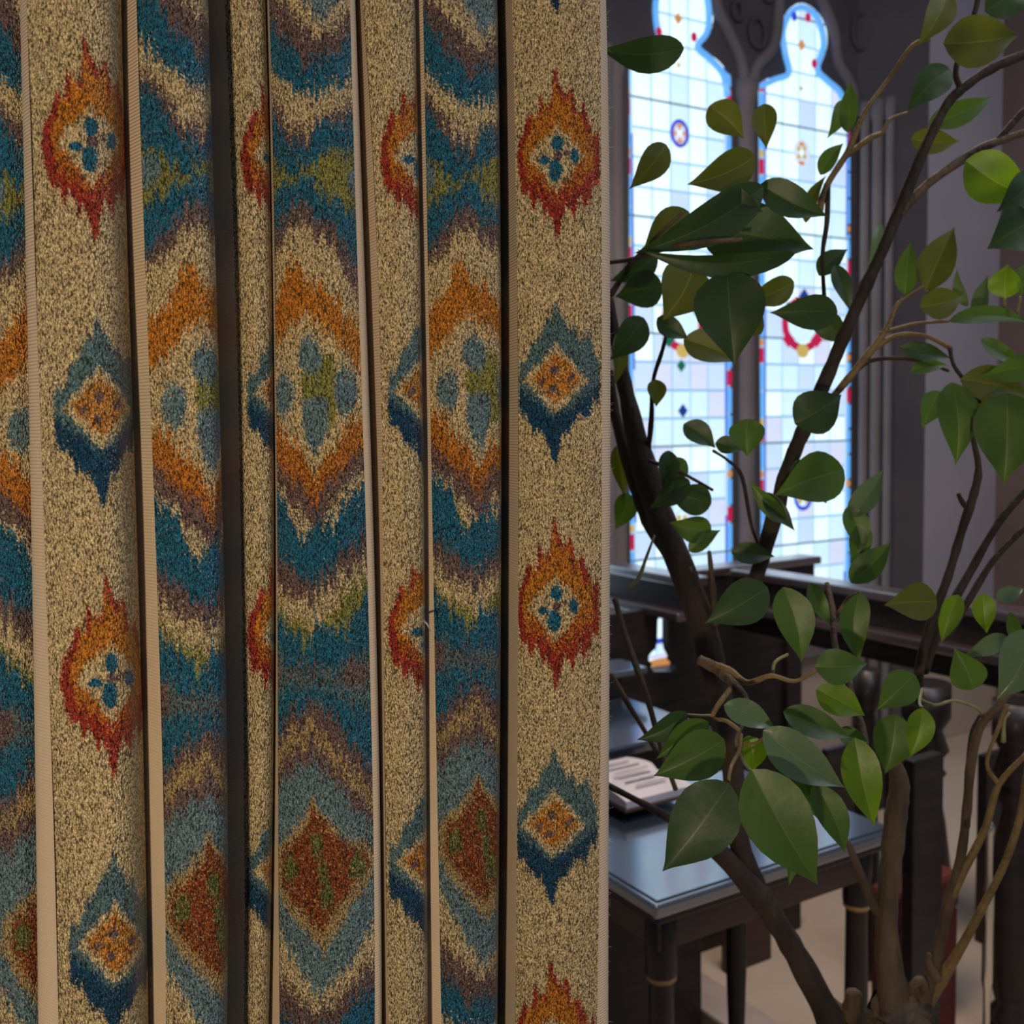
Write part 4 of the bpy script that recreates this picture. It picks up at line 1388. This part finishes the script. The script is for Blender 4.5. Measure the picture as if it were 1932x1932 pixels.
trunk = tube('trunk', [np.array(at(1706, 1880, 1.0)) - FL, np.array(at(1704, 1925, 1.0)) - FL, np.array(at(1700, 1990, 1.0)) - FL, np.array([0, 0, .6]), np.array([0, 0, 0.0])],
             [.008, .030, .036, .034, .040], M_bark, ficus, 12, .06)
BR = [
    ([(1600, 1990, 34, 1.02), (1545, 1880, 26, 1.02), (1490, 1780, 22, 1.02), (1430, 1680, 22, 1.01), (1395, 1590, 20, 1.0), (1385, 1480, 20, 1.0), (1375, 1380, 22, 1.0), (1352, 1290, 24, 1.02), (1325, 1180, 25, 1.03), (1285, 1070, 26, 1.04), (1245, 975, 27, 1.05), (1212, 870, 24, 1.05), (1188, 770, 17, 1.05), (1165, 660, 11, 1.05), (1150, 560, 8, 1.05)], M_barkdark, 12),
    ([(1440, 1700, 24, 1.0), (1360, 1610, 20, .99), (1290, 1560, 12, .97), (1220, 1520, 7, .95), (1140, 1478, 6, .95)], M_barkdark, 8),
    ([(1262, 1040, 16, 1.06), (1225, 980, 16, 1.06), (1190, 890, 12, 1.07), (1160, 780, 10, 1.07), (1150, 700, 8, 1.07)], M_barkdark, 8),
    ([(1700, 1925, 42, 1.0), (1680, 1840, 27, 1.0), (1672, 1740, 21, 1.0), (1680, 1640, 20, 1.0), (1690, 1540, 21, 1.0), (1696, 1470, 18, 1.0), (1668, 1400, 9, 1.0)], M_bark, 10),
    ([(1672, 1740, 14, 1.0), (1640, 1690, 10, 1.0), (1612, 1620, 7, 1.0), (1598, 1585, 5, 1.0)], M_bark, 8),
    ([(1715, 1920, 30, 1.0), (1755, 1850, 15, .99), (1775, 1770, 11, .98), (1790, 1700, 10, .97), (1812, 1620, 9, .96), (1824, 1530, 9, .95), (1832, 1440, 9, .94), (1850, 1370, 9, .94), (1885, 1330, 8, .93), (1915, 1290, 6, .93), (1945, 1250, 5, .93)], M_bark, 8),
    ([(1740, 1900, 18, 1.0), (1800, 1810, 10, .98), (1855, 1710, 8, .96), (1895, 1630, 7, .95), (1925, 1540, 7, .94), (1940, 1440, 6, .93)], M_twig, 8),
    ([(1790, 1700, 10, .97), (1820, 1640, 8, .96), (1860, 1560, 7, .95), (1885, 1480, 6, .94), (1940, 1420, 6, .93)], M_twig, 8),
    ([(1885, 1480, 5, .94), (1862, 1440, 4, .94), (1885, 1370, 4, .94), (1900, 1330, 4, .94)], M_twig, 8),
    ([(1824, 1560, 7, .95), (1826, 1480, 6, .95), (1834, 1390, 6, .95), (1850, 1350, 5, .95)], M_barkdark, 8),
    ([(1735, 1330, 8, .92), (1735, 1260, 9, .92), (1758, 1170, 9, .92), (1788, 1090, 8, .92), (1815, 1000, 8, .92), (1838, 930, 8, .92), (1846, 880, 6, .92), (1834, 815, 5, .92), (1838, 770, 4, .92)], M_barkdark, 8),
    ([(1745, 1270, 7, .93), (1775, 1180, 8, .93), (1830, 1080, 8, .93), (1885, 985, 7, .93), (1945, 915, 7, .93)], M_barkdark, 8),
    ([(1790, 1200, 7, .94), (1835, 1120, 7, .94), (1880, 1050, 6, .94), (1945, 985, 6, .94)], M_barkdark, 8),
    ([(1829, 962, 6, .92), (1816, 948, 5, .92), (1808, 932, 4, .92)], M_barkdark, 6),
    ([(1420, 1110, 14, 1.0), (1445, 1030, 15, .99), (1468, 950, 15, .98), (1492, 870, 14, .97), (1530, 780, 14, .96), (1565, 700, 13, .96), (1598, 620, 12, .95), (1645, 515, 12, .95), (1695, 400, 11, .95), (1738, 295, 10, .95), (1782, 205, 9, .95), (1815, 168, 9, .95), (1870, 130, 9, .95), (1945, 98, 8, .95)], M_barkdark, 10),
    ([(1690, 412, 8, .95), (1745, 352, 8, .95), (1800, 312, 8, .95), (1860, 276, 8, .95), (1945, 246, 6, .95)], M_bark, 8),
    ([(1882, 265, 5, .95), (1908, 235, 6, .95), (1945, 195, 6, .95)], M_barkdark, 8),
    ([(1812, 166, 6, .95), (1803, 135, 5, .95), (1818, 80, 5, .95), (1840, 20, 5, .95), (1850, -30, 5, .95)], M_barkdark, 8),
    ([(1545, 780, 6, .97), (1600, 715, 7, .97), (1652, 650, 7, .97), (1678, 610, 5, .97), (1695, 572, 4, .97), (1742, 540, 3, .97)], M_twig, 8),
    ([(1640, 665, 5, .97), (1690, 634, 5, .97), (1745, 634, 4, .97), (1790, 655, 4, .97)], M_twig, 8),
    ([(1660, 630, 4, .97), (1720, 612, 3, .97), (1790, 606, 3, .96)], M_twig, 8),
    ([(1600, 715, 5, .97), (1640, 682, 4, .97), (1690, 676, 4, .97), (1740, 682, 3, .97), (1790, 700, 3, .97)], M_barkdark, 8),
    ([(1545, 400, 7, 1.0), (1560, 350, 6, 1.0), (1600, 285, 6, 1.0), (1630, 215, 5, 1.0), (1680, 145, 4, 1.0), (1722, 86, 4, .98), (1755, 75, 3, .97)], M_twig, 8),
    ([(1590, 300, 5, 1.0), (1640, 262, 5, 1.0), (1665, 250, 4, 1.0), (1680, 225, 3, 1.0), (1712, 212, 2, 1.0)], M_twig, 8),
    ([(1555, 560, 4, 1.0), (1552, 480, 4, 1.0), (1560, 420, 5, 1.0), (1562, 350, 5, 1.0)], M_barkdark, 8),
    ([(1222, 860, 5, 1.05), (1229, 790, 5, 1.03), (1232, 720, 4, 1.02), (1250, 660, 4, 1.0), (1262, 610, 3, 1.0)], M_barkdark, 8),
    ([(1225, 870, 4, 1.03), (1270, 885, 4, 1.0), (1310, 905, 3, 1.0), (1345, 925, 3, 1.0)], M_barkdark, 8),
    ([(1345, 850, 3, 1.0), (1375, 870, 3, 1.0), (1400, 900, 4, 1.0), (1420, 1000, 3, 1.0), (1450, 1060, 3, 1.0)], M_barkdark, 8),
    ([(1150, 495, 4, 1.0), (1200, 488, 5, .98), (1250, 470, 5, .82), (1320, 458, 5, .78), (1400, 452, 4, .78)], M_bark, 8),
    ([(1150, 560, 6, 1.0), (1190, 500, 5, .99), (1245, 440, 4, .82), (1290, 400, 3, .8)], M_bark, 8),
    ([(1320, 1245, 10, .80), (1352, 1262, 11, .79), (1385, 1292, 9, .77), (1408, 1325, 8, .76), (1400, 1365, 5, .75), (1388, 1400, 4, .74), (1400, 1430, 4, .73)], M_bark, 10),
    ([(1350, 1255, 7, .79), (1380, 1268, 8, .78), (1410, 1288, 6, .77), (1455, 1275, 5, .76), (1500, 1285, 4, .76), (1545, 1262, 3, .76)], M_twig, 8),
    ([(1382, 1295, 6, .77), (1352, 1335, 5, .76), (1346, 1355, 4, .76), (1370, 1360, 4, .75), (1395, 1378, 4, .74)], M_twig, 8),
    ([(1346, 1350, 3, .76), (1320, 1350, 2.5, .76), (1296, 1348, 2, .76)], M_stalk, 6),
    ([(1398, 1385, 4, .73), (1395, 1415, 4, .72), (1380, 1445, 4, .70), (1374, 1475, 4, .685)], M_twig, 8),
    ([(1398, 1405, 3, .73), (1430, 1400, 3, .72), (1445, 1385, 3, .71)], M_twig, 6),
    ([(1458, 1278, 3, .77), (1462, 1250, 3.5, .77), (1486, 1235, 3, .78)], M_stalk, 6),
    ([(1400, 1430, 3, .73), (1408, 1445, 3, .70), (1418, 1455, 3, .675)], M_stalk, 6),
    ([(1560, 1100, 5, .9), (1572, 1160, 6, .88), (1575, 1215, 6, .86), (1600, 1290, 6, .84), (1620, 1350, 7, .82), (1632, 1410, 8, .80), (1620, 1450, 4, .78)], M_bark, 8),
    ([(1575, 1170, 4, .88), (1600, 1130, 4, .87), (1622, 1118, 3, .84)], M_twig, 6),
    ([(1160, 1130, 6, 1.0), (1180, 1200, 6, 1.0), (1205, 1270, 7, .98), (1225, 1330, 6, .98), (1250, 1420, 5, .98), (1275, 1490, 5, .98)], M_bark, 8),
    ([(1150, 1270, 6, 1.0), (1180, 1320, 6, 1.0), (1212, 1372, 5, 1.0), (1240, 1420, 5, 1.0)], M_bark, 8),
    ([(1300, 1070, 6, 1.03), (1320, 1140, 7, 1.03), (1345, 1210, 8, 1.02)], M_bark, 8),
    ([(1338, 1040, 4, 1.02), (1345, 1110, 6, 1.02), (1350, 1180, 7, 1.02)], M_bark, 8),
    ([(1185, 1110, 3, .95), (1205, 1090, 4, .95), (1220, 1050, 3, .95), (1235, 1010, 2, .95)], M_stalk, 6),
    ([(1735, 1320, 4, .9), (1765, 1330, 3, .9), (1800, 1322, 3, .92), (1840, 1335, 3, .93), (1855, 1350, 3, .94)], M_stalk, 6),
    ([(1740, 1335, 3, .82), (1735, 1325, 3, .85), (1740, 1300, 3, .9)], M_stalk, 6),
    ([(1905, 1345, 2.5, .93), (1895, 1360, 3, .93), (1893, 1400, 5, .93)], M_stalk, 6),
    ([(1895, 560, 3, .93), (1896, 600, 3, .94)], M_stalk, 6),
    ([(1925, 560, 3, .93), (1918, 600, 3, .94)], M_stalk, 6),
    ([(1792, 655, 4, .96), (1800, 690, 4, .95), (1830, 730, 4, .94), (1850, 760, 3, .93)], M_barkdark, 8),
    ([(1560, 1890, 14, 1.03), (1600, 1920, 20, 1.02), (1612, 1870, 14, 1.02)], M_bark, 10),
    ([(1748, 1880, 10, .99), (1738, 1850, 9, .98), (1720, 1862, 8, .98)], M_bark, 8),
    ([(1770, 1850, 9, .98), (1752, 1815, 7, .98), (1755, 1800, 6, .98)], M_bark, 8),
]
for pts, mat, sg in BR:
    branch(pts, mat, sg)
tag(ficus, 'leafy ficus tree with forked brown stems standing right of the curtain before the windows', 'tree')
